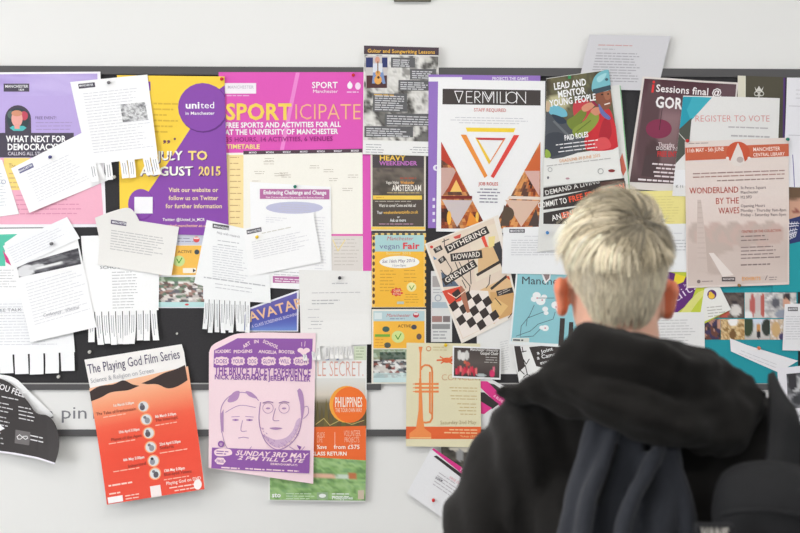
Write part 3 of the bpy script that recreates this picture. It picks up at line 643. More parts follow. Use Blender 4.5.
P.part('triangle').poly([(465.5, 128), (515, 128.6), (513.5, 132.6), (467, 132)], C(250, 216, 66)); P.poly([(460.5, 135), (466, 135.2), (487.3, 176), (484.3, 178.2)], ORg); P.poly([(513.5, 135.4), (519, 135.5), (493.5, 178.4), (490.4, 176.5)], REDd)
P.poly([(475, 138), (505.5, 138.4), (503.5, 140.6), (478, 140.2)], C(206, 70, 76)); P.poly([(475, 138), (478, 140.2), (490.5, 161.5), (488.8, 164.8)], C(248, 206, 66)); P.poly([(505.5, 138.4), (502.6, 140.6), (489.8, 161.5), (488.8, 164.8)], C(238, 150, 84))
P.sheet().text('JOB ROLES', (478.5, 185.5), (498, 185.7), 3.2, C(206, 80, 70), 'b'); P.lines((477, 188.6), 23, 5, 3.2, 1.2, C(150, 146, 160), align='c', rag=0.3)
ph = [C(70, 44, 40), C(150, 70, 44), C(196, 110, 60), C(226, 160, 96), C(160, 100, 70), C(96, 66, 56)]
for side in (0, 1):
    P.part('photo')
    if side == 0: tri = [(441, 142), (487, 228), (441, 227.2)]; f = soft(21, ph, 4)
    else: tri = [(540, 145), (539.5, 228.6), (493, 228.2)]; f = soft(27, ph, 4)
    xs = [p[0] for p in tri]; x0, x1 = min(xs), max(xs); lv = P._up()
    n = 26
    for j in range(n):                                   # a triangular picture, cut in small facets
        for i in range(12):
            ya, yb = 142 + 86.6 * j / n, 142 + 86.6 * (j + 1) / n
            def edge(y): t = (y - 142) / 86.6; return (441 + 46 * t) if side == 0 else (540 - 47 * t)
            def X(y, k): e = edge(y); return 441 + (e - 441) * k / 12 if side == 0 else 540 - (540 - e) * k / 12
            c = f((X(ya, i + .5) - x0) / (x1 - x0), (ya - 142) / 86.6)
            P._fill([(X(ya, i), ya), (X(ya, i + 1), ya), (X(yb, i + 1), yb), (X(yb, i), yb)], c, lv)
    if side == 0:
        for t, c in (([(441, 168), (453, 168), (457, 174), (441, 198)], C(206, 170, 160)), ([(442, 200), (472.5, 200.5), (457, 227)], C(208, 196, 196)), ([(456, 171), (466, 192), (446, 192)], C(176, 74, 48)), ([(456, 180), (462, 192), (450, 192)], C(244, 196, 110)), ([(441, 196), (472, 196), (472, 199), (441, 199)], C(126, 48, 44)), ([(470, 212), (482, 226), (466, 226)], C(236, 150, 60)), ([(441, 142), (456, 170), (441, 160)], C(190, 66, 50))): P.poly(t, c)
        P.ell(449, 218, 2.2, 7, C(250, 190, 80)); P.ell(477, 217, 1.6, 5, C(250, 200, 90))
    else:
        for t, c in (([(524, 171), (539.5, 171), (539.5, 197)], C(218, 176, 166)), ([(505, 200), (539.5, 201), (521, 227)], C(222, 190, 170)), ([(540, 145), (524, 171), (540, 171)], C(210, 106, 60)), ([(504, 205), (511, 212), (509, 226), (500, 226)], C(92, 76, 66)), ([(528, 226), (536, 208), (539.5, 226)], C(84, 70, 66)), ([(509, 196), (540, 197), (540, 200), (507, 199)], C(236, 220, 206))): P.poly(t, c)
        P.ell(508, 214, 6, 7, C(96, 80, 66))
P.done()
P = Paper('leaflet', 'pale grey printed slip showing beside left edge of the collage poster', 'slip of paper', [(431, 271), (452, 271), (452, 342), (431, 342)], C(224, 224, 222), group=G_FLY)
P.rect(432.5, 276, 440, 287, C(176, 170, 168)); P.lines((433, 289), 14, 2, 3, 1, GREY); P.ring(438, 298, 3, 1, C(170, 176, 186)); P.rect(432, 302, 450, 308, C(176, 190, 200)); P.rect(432, 316, 442, 322, C(166, 130, 124)); P.rect(432, 324, 450, 329, C(150, 150, 150)); P.rect(443, 316, 450, 322, C(130, 120, 120)); P.lines((433, 331), 15, 3, 3.2, 1.4, C(120, 124, 132)); P.done()
P = Paper('paper_sheet', 'narrow white sheet hanging below the collage poster, right of the choir postcard', 'sheet of paper', [(476, 318), (512, 300), (517, 374), (478, 374)], C(233, 233, 231), group=G_SHEET)
P.lines((500, 342), 9, 9, 3.4, 0.7, C(190, 190, 194)); P.done()
P = Paper('poster', 'tilted collage poster with chequered floor and black word strips', 'poster', [(424.5, 244), (493, 216.5), (519, 313), (461.5, 343.5)], C(240, 232, 222), group=G_POST, outline=[(424.5, 244), (498, 215), (520, 314), (461.5, 343.5)])
P.poly([(427, 244.5), (494, 218), (516, 312), (462.5, 339)], C(232, 214, 196))
tan = C(228, 190, 142); tan2 = C(214, 168, 112); bk = C(66, 60, 58)
for t, c in (([(468, 232), (500, 222), (504, 268), (476, 282)], C(236, 222, 202)), ([(478, 250), (499, 242), (503, 262), (478, 276)], tan), ([(480, 290), (512, 274), (516, 296), (490, 304)], tan), ([(490, 292), (514, 292), (517, 312), (492, 322)], tan2), ([(483, 310), (496, 298), (508, 306), (494, 324)], C(230, 192, 130)), ([(441, 272), (452, 278), (459, 286), (443, 287)], C(96, 110, 130)), ([(442, 291), (462, 286), (468, 299), (449, 304)], C(222, 82, 62)), ([(492, 245), (502, 240), (502, 268), (497, 256)], C(70, 68, 72)), ([(484, 235), (488, 247), (485, 247), (481, 238)], C(236, 90, 70)), ([(488, 237), (495, 236), (494, 246), (489, 248)], C(240, 220, 150))): P.poly(t, c)
P.part('chequered_floor')
qa = [(472, 290), (492, 296), (496, 316), (462, 340), (450, 313)]
o0 = Vector((456, 308)); e1 = Vector((6.2, -4.4)); e2 = Vector((4.2, 8.2))
P.poly([(471, 290), (488, 291), (492, 312), (500, 320), (463, 338), (452, 310)], C(240, 230, 222))
for i in range(-1, 6):
    for j in range(-2, 5):
        if (i + j) % 2: continue
        sc_ = 0.72 + 0.1 * j
        c = Vector((454, 306)) + e1 * i * 1.05 + e2 * j * 0.85
        if c.x < 452 or c.y > 335 or c.y < 290 or c.x > 496 or (c.x - 452) * 0.9 + 308 < c.y - 4: continue
        P.poly([tuple(c + e1 * 0.5 - e2 * 0.45), tuple(c + e1 * 0.55 + e2 * 0.42), tuple(c - e1 * 0.5 + e2 * 0.45), tuple(c - e1 * 0.55 - e2 * 0.42)], C(64, 56, 54))
P.sheet().poly([(460, 285), (465, 290), (470, 312), (467, 313), (461, 298)], C(176, 120, 96)); P.line([(448, 293), (456, 298), (466, 290)], 0.8, C(250, 220, 200)); P.line([(462, 280), (466, 288)], 0.8, bk)
def strip(a, b, hgt, body, cap, w='b'):
    a = Vector(a); b = Vector(b); d = (b - a).normalized(); n = Vector((-d.y, d.x))
    P.part('word_strip').poly([tuple(a), tuple(b), tuple(b + n * hgt), tuple(a + n * hgt)], bk)
    if body: P.text(body, tuple(a + n * (hgt * 0.78) + d * 2), tuple(b + n * (hgt * 0.78) - d * 2), cap, C(240, 232, 222), w)
strip((444, 246.5), (486, 226), 8, 'DITHERING', 5); strip((450, 253.8), (481.5, 250), 8, 'HOWARD', 5); strip((441.5, 279), (473.5, 259.5), 8, 'GREVILLE', 5); strip((433, 249), (440.5, 245), 5, 'THE', 3); strip((437.5, 260), (443.5, 255.5), 5, 'OF', 3)
strip((476, 274), (500, 260), 2.8, '', 1); strip((490, 288), (506, 275), 2.6, '', 1); strip((496, 291), (513, 287), 5.4, '', 1); P.lines((498, 292.6), 13, 2, 2, 0.8, C(190, 180, 170))
P.sheet()
for pts in ([(444, 239), (444.5, 246)], [(442, 242), (449, 239)], [(455, 262), (460, 274), (470, 286), (469, 292)], [(459, 262), (463, 270)], [(466, 254), (470, 266), (471, 284)], [(441, 270), (452, 284)], [(446, 260), (452, 270), (447, 280)], [(490, 275), (489, 284), (486, 288)], [(495, 298), (501, 305)], [(508, 318), (513, 312)]): P.line(pts, 0.8, bk)
P.ell(431.5, 247, 1.6, 1.4, C(220, 80, 70)); P.poly([(433, 256), (437, 259), (434, 260)], C(100, 140, 180)); P.poly([(453, 237), (461, 234), (460, 238), (455, 239)], C(216, 90, 78)); P.poly([(506, 276), (514, 277), (515, 282), (508, 279)], C(206, 96, 66)); P.done()
P = Paper('poster', 'black poster with white figures and words under the pale teal poster', 'poster', [(512, 342), (610, 330), (616, 392), (521, 390)], C(238, 238, 236), group=G_POST, outline=[(512, 343), (610, 332), (616, 392), (520.5, 392)])
P.poly([(514, 346), (520, 346), (525, 366), (518, 372)], bk); P.poly([(529, 347), (606, 340), (612, 388), (536, 366)], bk)
for pts in ([(522, 347), (523, 352)], [(521, 352), (526, 351)], [(523, 359), (526, 364), (529, 359)], [(525, 365), (527, 374), (523, 377)], [(527, 374), (530, 376)], [(520, 370), (524, 374)]): P.line(pts, 0.9, bk)
P.text('a Joint', (537, 354.5), (553, 350), 3.4, WHITE, 'b'); P.text('a Campaign', (537, 359.5), (566, 353.5), 3.6, WHITE, 'b'); P.text('everyone', (540, 364.5), (560, 360), 3.4, WHITE, 'b'); P.done()
P = Paper('poster', 'pale teal poster with white flowers, half hidden behind the head', 'poster', [(516, 272), (600, 273), (597, 349), (509, 344)], C(238, 242, 242), group=G_POST)
P.poly([(517.5, 273), (600, 274), (596, 346), (511, 341)], C(148, 203, 212))
P.text('Manchester', (521, 284), (577, 285.3), 7.5, C(66, 66, 74), 'r')
P.part('flower')
for cx, cy, r in ((536.5, 295.5, 4.2), (540.5, 301, 4.8), (534, 299, 3.4), (544, 297, 3), (555.5, 305, 4.4), (560, 309, 4), (545, 309, 3), (546, 313, 2.4), (545, 328, 3.6), (541.5, 327.5, 2.4)): P.ell(cx, cy, r, r * 0.85, C(244, 246, 246), 14)
for cx, cy in ((537, 298), (542, 300), (545, 328), (556, 307)): P.ell(cx, cy, 0.9, 0.8, C(216, 150, 160))
P.sheet()
for pts in ([(534, 305), (529, 316), (521, 326), (520, 336)], [(543, 312), (527, 318), (526, 326)], [(555, 312), (553, 319), (538, 324), (530, 331), (516, 336)], [(540, 329), (533, 336), (520, 337)], [(538, 298), (554, 298)]): P.line(pts, 0.6, C(84, 104, 116))
P.rect(512, 337.8, 529, 342, C(226, 228, 220)); P.lines((513, 339), 12, 1, 3, 1.6, C(80, 80, 84)); P.poly([(560, 318), (564.8, 318.3), (563, 346), (558, 345.5)], bk); P.poly([(569, 322), (573, 322), (573, 346), (567, 346)], bk); P.poly([(541, 273), (551, 273), (550, 279), (545, 284)], C(236, 236, 236)); P.poly([(543, 274), (549.5, 274), (549, 278), (546, 281)], C(150, 132, 132)); P.done()
P = Paper('paper_sheet', 'plain white memo with dark heading block and blue pin, left of the head', 'sheet of paper', [(503, 227.5), (584, 226), (584, 275), (501.5, 273.5)], C(241, 242, 243), group=G_SHEET)
P.rect(509, 229, 524.5, 232.8, C(84, 80, 86)); P.text('MANCHESTER', (510, 232), (523.5, 231.8), 2, WHITE, 'b'); P.lines((524, 236), 46, 1, 3, 0.6, C(190, 190, 196)); P.lines((511, 240), 62, 5, 3.5, 0.7, C(188, 188, 194), rag=0.12); P.done()
# trumpet poster and its neighbours
P = Paper('leaflet', 'dark leaflet with photograph peeping out below the trumpet poster', 'leaflet', [(441, 430), (490, 436), (486, 474), (442, 466)], C(70, 66, 62), group=G_FLY)
P.part('picture').photo([(441, 446), (488, 446), (486, 474), (442, 466)], blobs(soft(31, [C(52, 50, 46), C(78, 74, 68), C(104, 98, 88)], 3), [(0.5, 0.1, 0.36, 0.16, C(206, 200, 186)), (0.4, 0.4, 0.08, 0.3, C(150, 150, 150))]), 20, 14); P.done()
P = Paper('leaflet', 'white leaflet crossed by magenta and black bands, tilted, lower of two by the shoulder', 'leaflet', [(432, 447), (500, 493), (475, 540), (407, 493)], C(236, 236, 238), group=G_FLY)
P.poly([(432, 449.3), (435.6, 446), (475, 473.5), (473, 482.6)], C(222, 62, 140)); P.poly([(433.5, 456), (436.6, 455.2), (472, 481), (470, 484.4)], C(62, 58, 58)); P.text('THE', (459, 470), (466, 475), 3, C(245, 200, 222), 'b'); P.lines((439, 472), 26, 5, 3.2, 0.8, C(190, 184, 190)); P.text('FREE DAY', (449, 478), (462, 486), 2.4, C(226, 150, 160)); P.text('FORM', (435, 478.5), (442, 482), 2.4, MID, 'b'); P.done()
P = Paper('leaflet', 'white leaflet crossed by magenta and black bands, upper of two, beside trumpet poster', 'leaflet', [(470, 368), (530, 397), (512, 428), (472, 424)], C(230, 230, 230), group=G_FLY, outline=[(474, 372), (486, 376), (530, 400), (512, 428), (474, 424)])
P.poly([(474, 381), (487, 381), (508, 396), (502, 408)], C(222, 62, 140)); P.poly([(489, 383), (494, 384), (512, 396), (508, 402)], C(66, 62, 62)); P.poly([(476, 392), (484, 392), (499, 404), (492, 409), (478, 401)], C(60, 56, 56)); P.poly([(476, 398), (492, 408), (484, 414), (474, 412)], C(222, 62, 140)); P.text('A BLOG', (493, 396), (502, 402.6), 2.4, C(250, 220, 235), 'b'); P.done()
P = Paper('poster', 'cream concert poster with large orange trumpet, left of the shoulder', 'poster', [(406.5, 342.5), (480, 343.5), (481, 447), (406, 446)], C(229, 222, 188), group=G_POST)
OT = C(242, 146, 84)
P.poly([(406, 426.3), (481, 426.3), (481, 438.6), (406, 438.6)], C(232, 106, 60))
P.part('trumpet').poly([(419, 378), (421.2, 378), (422.5, 405), (423, 418), (424.5, 428), (431, 433), (431.5, 438.3), (409, 438.3), (409.5, 433), (416, 428), (418.5, 410)], OT); P.poly([(410, 436.8), (431, 436.8), (431, 438.2), (410, 438.2)], C(246, 190, 130))
P.poly([(418.5, 346.5), (422.5, 346.5), (421.3, 353), (421, 380), (419.4, 380), (419.6, 353)], OT)
P.line([(421, 369), (422, 366.5), (425, 364.8), (429, 365.2), (431.5, 367.5), (432.2, 372), (432.2, 405), (432, 418), (430, 421.5), (426, 422.3), (423, 422)], 1.8, OT); P.line([(429.8, 372), (429.8, 412)], 1.8, OT); P.line([(429.8, 412), (432, 414)], 1.4, OT)
for y in (383.6, 387.4, 391.2): P.line([(415.5, y), (438, y)], 2, OT); P.line([(413, y), (415, y)], 0.8, OT)
P.sheet().text('CONCERT', (441, 380), (482, 380), 6, C(222, 170, 130), 'l'); P.ell(447, 360, 5.5, 2.6, C(232, 106, 60)); P.line([(437, 360), (455, 359)], 1.6, C(232, 116, 70)); P.line([(440, 356.5), (452, 363.5)], 1.2, C(232, 116, 70)); P.line([(441, 363), (452, 356.5)], 1.2, C(232, 116, 70)); P.ring(428.5, 348.5, 2.2, 0.7, C(226, 150, 100)); P.lines((433, 346.5), 14, 2, 2.8, 0.8, C(206, 190, 140))
P.lines((449, 387), 28, 2, 3, 0.8, C(206, 182, 130), align='r'); P.lines((447, 395), 30, 2, 3, 0.8, C(206, 182, 130), align='r'); P.lines((455, 403), 21, 4, 3.4, 0.8, C(206, 182, 130), align='r'); P.text('Saturday 2nd May', (440, 424), (476, 423.5), 3.6, C(190, 170, 130)); P.lines((442, 428.6), 35, 2, 3, 1.2, C(250, 200, 150), align='r'); P.text('Tickets £8/£4', (460, 437), (477, 437), 2.2, C(250, 210, 150)); P.done()
P = Paper('postcard', 'dark choir postcard with red singers, pinned over corner of the trumpet poster', 'postcard', [(452.5, 345.5), (501, 347.5), (500.3, 379.5), (452, 377.3)], C(238, 238, 238), group=G_FLY)
P.part('picture').photo([(454, 347.2), (499.5, 349), (499, 377.5), (453.6, 375.6)], blobs(vgrad([(0, C(74, 66, 64)), (0.5, C(96, 88, 84)), (1, C(70, 60, 60))]), [(0.06 + 0.043 * k, 0.84 - 0.05 * (k % 3), 0.026, 0.13 + 0.03 * (k % 2), (C(216, 60, 84), C(190, 50, 70), C(226, 120, 120), C(206, 80, 90))[k % 4]) for k in range(11)] + [(0.3, 0.56, 0.05, 0.09, C(196, 90, 80)), (0.24, 0.5, 0.03, 0.06, C(206, 110, 80)), (0.84, 0.86, 0.06, 0.14, C(216, 60, 110)), (0.88, 0.7, 0.03, 0.1, C(226, 120, 140)), (0.6, 0.93, 0.12, 0.05, C(180, 190, 190)), (0.12, 0.26, 0.05, 0.18, C(220, 218, 214)), (0.2, 0.3, 0.06, 0.16, C(226, 224, 220)), (0.28, 0.26, 0.05, 0.18, C(214, 212, 208))]), 44, 28)
P.text('Manchester University', (470, 350.3), (498, 351.4), 2.6, C(226, 222, 218), 'b'); P.text('Gospel Choir', (480, 354.2), (498, 355), 3, C(240, 238, 234), 'b'); P.lines((482, 356.5), 15, 3, 2.4, 0.7, C(190, 186, 182), align='r'); P.done()

# --- right part
P = Paper('paper_sheet', 'pale grey printed sheet rising above the top rail, behind youth mentor poster', 'sheet of paper', [(589, 35), (670, 36.5), (657, 91), (577, 89)], C(214, 213, 217), curl=[('t', 0.004)], group=G_SHEET)
P.lines((598, 45), 34, 1, 3, 1, C(206, 120, 110), rag=0); P.lines((597, 49), 18, 1, 3, 0.8, C(150, 148, 154)); P.lines((596, 53), 48, 8, 4.1, 1, C(140, 138, 146), rag=0.2); P.done()
P = Paper('poster', 'dark olive poster with small white crown crest, behind the voting sheet', 'poster', [(737, 76), (785, 77.5), (784, 200), (737, 200)], C(84, 80, 66), group=G_POST)
P.rect(737, 76, 745, 200, C(226, 222, 204)); P.part('crest')
P.poly([(754, 87), (756, 90), (758.3, 86.2), (760.6, 90), (762.7, 87), (761.5, 91.6), (755.2, 91.6)], C(226, 224, 216)); P.ring(755.8, 94, 2, 0.9, C(226, 224, 216)); P.ring(761, 94, 2, 0.9, C(226, 224, 216)); P.line([(758.4, 92), (758.4, 98)], 1, C(226, 224, 216)); P.line([(757, 96), (760, 96)], 0.8, C(226, 224, 216)); P.sheet().rect(782.6, 78, 784.6, 200, C(90, 60, 120)); P.ell(777.5, 121.5, 1, 1.2, C(170, 170, 90)); P.done()
P = Paper('poster', 'teal poster with grid of campus photographs behind the right shoulder', 'poster', [(690, 184), (798, 184), (797, 383), (690, 383)], C(36, 152, 164), group=G_POST)
GP = lambda s, pal, c=0.12, g=None: crowd(s, pal, c, g)
P.part('photo').photo([(700, 292.5), (744, 318)], blobs(soft(41, [C(66, 58, 60), C(110, 98, 92), C(84, 74, 74)], 4), [(0.5, 0.8, 0.16, 0.2, C(206, 96, 80)), (0.8, 0.7, 0.14, 0.25, C(220, 214, 210)), (0.35, 0.85, 0.1, 0.15, C(214, 170, 150))]), 22, 14)
P.part('photo').photo([(744.5, 292.5), (772, 318)], blobs(vgrad([(0, C(220, 216, 210)), (1, C(206, 202, 198))]), [(0.28, 0.5, 0.1, 0.5, C(190, 100, 96)), (0.66, 0.5, 0.12, 0.5, C(190, 100, 90)), (0.47, 0.4, 0.12, 0.4, C(206, 190, 190)), (0.1, 0.9, 0.2, 0.2, C(236, 236, 236))]), 20, 14)
P.part('photo').photo([(764, 292.5), (796, 318)], blobs(soft(43, [C(214, 210, 206), C(160, 158, 160), C(236, 234, 232)], 4), [(0.7, 0.2, 0.14, 0.2, C(60, 52, 56)), (0.68, 0.42, 0.12, 0.22, C(214, 164, 140)), (0.35, 0.4, 0.14, 0.2, C(96, 96, 104)), (0.6, 0.85, 0.3, 0.2, C(150, 156, 170))]), 18, 14)
P.part('photo').photo([(702, 319), (720, 339.5)], GP(44, [C(70, 60, 90), C(196, 150, 130), C(110, 70, 60), C(60, 54, 60)]), 14, 14)
P.part('photo').photo([(720.3, 319), (744, 339.5)], blobs(soft(45, [C(166, 128, 80), C(206, 172, 120), C(226, 202, 156), C(150, 116, 70)], 5), [(0.52, 0.12, 0.22, 0.24, C(240, 238, 236)), (0.5, 0.75, 0.14, 0.3, C(120, 88, 54))]), 18, 14)
P.part('photo').photo([(744.3, 319), (769, 339.5)], blobs(vgrad([(0, C(206, 220, 236)), (0.6, C(206, 204, 200)), (1, C(190, 186, 182))]), [(0.12, 0.3, 0.24, 0.6, C(60, 74, 54)), (0.88, 0.4, 0.22, 0.45, C(56, 62, 56)), (0.55, 0.5, 0.1, 0.3, C(206, 150, 90)), (0.55, 0.75, 0.1, 0.2, C(50, 48, 54))]), 20, 14)
P.part('photo').photo([(769.3, 319), (784, 339.5)], blobs(soft(47, [C(214, 196, 170), C(190, 168, 146), C(232, 226, 220)], 4), [(0.4, 0.5, 0.3, 0.4, C(206, 170, 120)), (0.8, 0.85, 0.2, 0.2, C(80, 70, 110))]), 14, 12)
P.done()
P = Paper('poster', 'poster with a young face and dark slogan block peeping out at right edge', 'poster', [(772, 186), (850, 186), (850, 292), (772, 292)], C(36, 156, 166), group=G_POST)
P.part('portrait').photo([(772, 187), (850, 232)], blobs(C(96, 92, 84), [(0.24, 0.42, 0.17, 0.62, C(206, 160, 136)), (0.26, 0.1, 0.2, 0.2, C(110, 86, 66)), (0.3, 0.55, 0.05, 0.06, C(150, 90, 80))]), 30, 18); P.part('slogan_block').poly([(786, 220), (800, 216), (806, 240), (789, 244)], C(50, 60, 110))
for i in range(4): P.text('GET IT', (787.8 + i * 2.2 - 0 * i, 241 - i), (791 + i * 2.6, 222), 2.6, C(236, 236, 244), 'b')
P.done()
P = Paper('paper_sheet', 'white sheet at the upper right edge of board with faint ruled lines', 'sheet of paper', [(786, 78), (860, 78), (860, 190), (783, 187)], C(236, 235, 240), group=G_SHEET)
P.lines((788, 106), 40, 1, 4, 0.6, C(160, 158, 166), dash=False); P.lines((788, 135), 40, 1, 4, 0.6, C(160, 158, 166), dash=False); P.line([(792, 155), (793.5, 187)], 0.8, C(120, 110, 170)); P.lines((795, 90), 30, 3, 4, 0.8, C(190, 188, 194)); P.done()
P = Paper('poster', 'dark maroon music sessions poster with round red disc, right of pale grey sheet', 'poster', [(642, 77), (737.5, 83), (726, 196), (626, 188.5)], C(226, 219, 214), group=G_POST)
P.part('picture').photo([(643.8, 79), (735.5, 84.8), (727, 186.5), (629.5, 182)], blobs(vgrad([(0, C(84, 52, 60)), (0.18, C(96, 66, 74)), (0.35, C(148, 118, 122)), (0.6, C(132, 106, 108)), (1, C(88, 68, 70))]), [(0.12, 0.45, 0.12, 0.5, C(96, 72, 76)), (0.92, 0.4, 0.2, 0.5, C(100, 76, 82)), (0.2, 0.75, 0.1, 0.18, C(84, 64, 66))]), 30, 30)
P.part('red_disc').ell(658.5, 129, 13, 9.6, C(138, 56, 84)); P.sheet().poly([(645, 156), (655, 153), (657, 178), (641, 176)], C(82, 66, 68))
P.line([(664, 90), (659, 130)], 0.6, C(70, 50, 56)); P.poly([(651.6, 85), (653.8, 85), (652.8, 93), (650.6, 93)], C(226, 60, 60)); P.ell(653.1, 82.6, 1.3, 1.4, C(226, 60, 60)); P.text('Sessions final @', (655, 92), (721, 96.5), 7, C(245, 240, 240), 'b'); P.text('GORILLA', (654.5, 107.5), (705, 111), 10.5, C(246, 242, 242), 'x')
P.text('Thursday', (658, 146.5), (674, 147), 4, C(226, 210, 210), 'b'); P.text('DOORS 7:30', (656, 149.8), (680, 150.5), 3.2, C(236, 224, 224), 'b'); P.text('FREE ENTRY', (657, 156.5), (682, 157), 5, C(206, 60, 60), 'x'); P.lines((652, 163), 28, 4, 4, 1.6, C(230, 218, 220), align='r'); P.lines((638, 178.5), 40, 1, 3, 1.8, C(236, 226, 228)); P.done()
P = Paper('poster', 'black and white campaign poster with red words below the youth mentor poster', 'poster', [(546, 95), (620, 85), (634.5, 240), (537, 252)], C(226, 226, 222), group=G_POST)
P.line([(619.5, 86), (633.5, 235)], 0.8, C(120, 190, 130))
P.poly([(543, 188), (624, 178), (625, 184), (543, 197)], bk); P.text('DEMAND A LIVING', (545, 195.5), (600, 183), 4.6, C(226, 224, 220), 'b'); P.poly([(600, 182), (624, 180), (625, 189), (602, 194)], C(96, 70, 64))
P.poly([(543, 200), (625, 181.5), (626, 192), (590, 204), (543, 210)], bk); P.text('COMMIT TO', (538, 208.5), (567, 203), 5.4, C(240, 238, 234), 'b'); P.text('FREE EDUCATION', (569, 202.5), (625, 188.5), 5.4, C(240, 96, 66), 'x'); P.poly([(543, 213), (628, 198), (630, 225), (543, 224)], bk); P.text('AN END', (552, 221), (577, 214.5), 5.4, C(240, 238, 234), 'b'); P.text('END TO', (561.5, 218.6), (600, 210), 5.4, C(240, 96, 66), 'x'); P.poly([(622, 153), (626, 170), (623, 176), (618, 164)], C(210, 110, 90)); P.done()
P = Paper('poster', 'youth mentor poster with helmeted climber photo, tilted, right of triangle poster', 'poster', [(546, 79), (608, 70), (621.5, 178.5), (543, 187)], C(236, 236, 232), group=G_POST, curl=[('br', 0.003)])
P.part('photo').photo([(546, 79.5), (607.5, 70.5), (617.5, 147), (544, 158)], blobs(soft(51, [C(66, 62, 50), C(88, 80, 64), C(116, 112, 80), C(76, 74, 66)], 2.5), [(0.16, 0.34, 0.2, 0.12, C(196, 190, 150)), (0.34, 0.16, 0.3, 0.1, C(104, 100, 76))]), 24, 24)
sm = smooth_closed
P.poly(sm([(601, 113), (608, 109), (613, 120), (617.5, 147), (590, 151), (583, 145), (590, 126), (596, 116)]), C(206, 52, 60)); P.poly(sm([(573, 104), (584, 99), (590, 104), (592, 112), (582, 122), (574, 118)]), C(200, 70, 78))
P.poly(sm([(602, 122), (608, 118), (611, 134), (604, 144), (598, 140)]), C(176, 44, 56)); P.poly(sm([(595, 140), (606, 138), (610, 148), (594, 150)]), C(224, 86, 90))
P.poly(sm([(546, 112), (556, 116), (566, 122), (578, 132), (584, 143), (580, 152), (545, 157)]), C(84, 88, 94)); P.poly(sm([(545, 136), (562, 134), (568, 150), (545, 157)]), C(68, 72, 80)); P.poly([(552, 122), (554, 121), (574, 140), (572, 142)], C(110, 114, 118)); P.poly(sm([(545, 150), (549, 152), (550, 157), (545, 158)]), C(150, 176, 76))
P.poly(sm([(549, 108), (556, 106), (565, 111), (566, 117), (556, 117), (549, 114)]), C(116, 186, 206)); P.poly(sm([(551, 115), (562, 118), (566, 123), (558, 124)]), C(56, 66, 80)); P.poly(sm([(546, 102), (549, 104), (549, 111), (546, 112)]), C(206, 180, 150))
P.poly(sm([(566, 122), (574, 116), (581, 110), (586, 113), (583, 120), (576, 127), (571, 130)]), C(122, 138, 60)); P.poly(sm([(572, 130), (584, 121), (591, 112), (598, 115), (597, 123), (588, 133), (576, 138)]), C(142, 158, 70)); P.line([(576, 132), (590, 121)], 1, C(106, 122, 54))
P.poly(sm([(581, 108), (586, 104), (592, 103), (594, 106), (588, 111), (583, 112)]), C(218, 150, 122)); P.poly(sm([(590, 112), (594, 108), (599, 108), (600, 113), (595, 116)]), C(214, 144, 116)); P.line([(591, 101), (596, 106)], 2.6, C(150, 40, 70))
P.poly(sm([(594, 88), (603, 88), (609, 90), (611, 101), (608, 109), (602, 110), (597, 104), (594, 96)]), C(140, 88, 68)); P.poly(sm([(603, 92), (609, 92), (609.5, 99), (605, 100)]), C(168, 110, 84)); P.line([(604, 105), (609, 103.6)], 1.2, C(244, 232, 224)); P.ell(601.5, 95, 1.2, 0.7, C(50, 34, 30)); P.ell(607.5, 94.5, 1.1, 0.7, C(50, 34, 30)); P.poly(sm([(598, 104), (603, 111), (610, 118), (607, 120), (600, 114)]), C(106, 116, 176))
P.part('helmet').poly(sm([(592, 92), (592, 82), (596, 75), (603, 71), (609, 71), (612, 78), (612, 88), (604, 92)]), C(124, 190, 200)); P.poly([(592, 90), (611.5, 85), (611.8, 89.5), (593, 95)], C(64, 82, 92)); P.poly(sm([(596, 79), (601, 75), (606, 74), (603, 80), (598, 83)]), C(166, 216, 222)); P.ell(606, 80, 1.6, 1.4, C(70, 90, 100))
P.sheet()
for t, a, b in (('LEAD AND', (553.5, 90.5), (586, 85.5)), ('MENTOR', (557.5, 98.5), (585, 94)), ('YOUNG PEOPLE', (549.5, 107.5), (595.5, 100.5))): P.text(t, a, b, 6.4, C(255, 255, 255), 'x', shear=0.05)
P.text('PAID ROLES', (564, 141), (588, 137), 5, C(255, 255, 255), 'x', shear=0.08); P.lines((555, 145), 44, 3, 3.6, 1, C(238, 238, 238), align='c'); P.rect(567.3, 76.2, 570.5, 79.5, C(60, 150, 90)); P.text('DEADLINE 30 JUNE 2015', (559, 163), (600, 157), 3, C(226, 160, 96)); P.lines((546, 166), 68, 1, 3, 0.9, C(190, 188, 186)); P.ring(549.5, 170, 2, 0.6, C(170, 170, 170)); P.ring(600, 171.5, 2.6, 0.7, C(180, 180, 180)); P.ell(611, 171, 3.4, 1.5, C(140, 60, 60)); P.ell(567, 178.8, 2, 1, C(190, 150, 160)); P.ell(547.5, 178, 1, 1.4, C(110, 110, 120)); P.done()
P = Paper('paper_sheet', 'yellow note sheet pinned right of the hair', 'sheet of paper', [(600, 192), (685, 190.5), (686, 250), (600, 252)], C(242, 230, 150), group=G_SHEET)
P.lines((640, 197), 40, 8, 4, 0.6, C(214, 200, 130)); P.done()
P = Paper('poster', 'white voting poster with teal corner, behind the brown heritage poster', 'poster', [(682.5, 96), (779, 98.5), (776, 200), (671.5, 196)], C(232, 231, 229), group=G_POST)
P.poly([(682.5, 97), (711, 98), (682, 130), (677, 132)], C(44, 158, 180)); P.poly([(692, 97), (711, 98), (690, 121), (686, 110)], C(66, 176, 194)); P.poly([(677, 131), (691, 118), (688, 150), (674, 165)], C(84, 88, 80)); P.line([(677, 132), (686, 142)], 0.7, C(214, 214, 206))
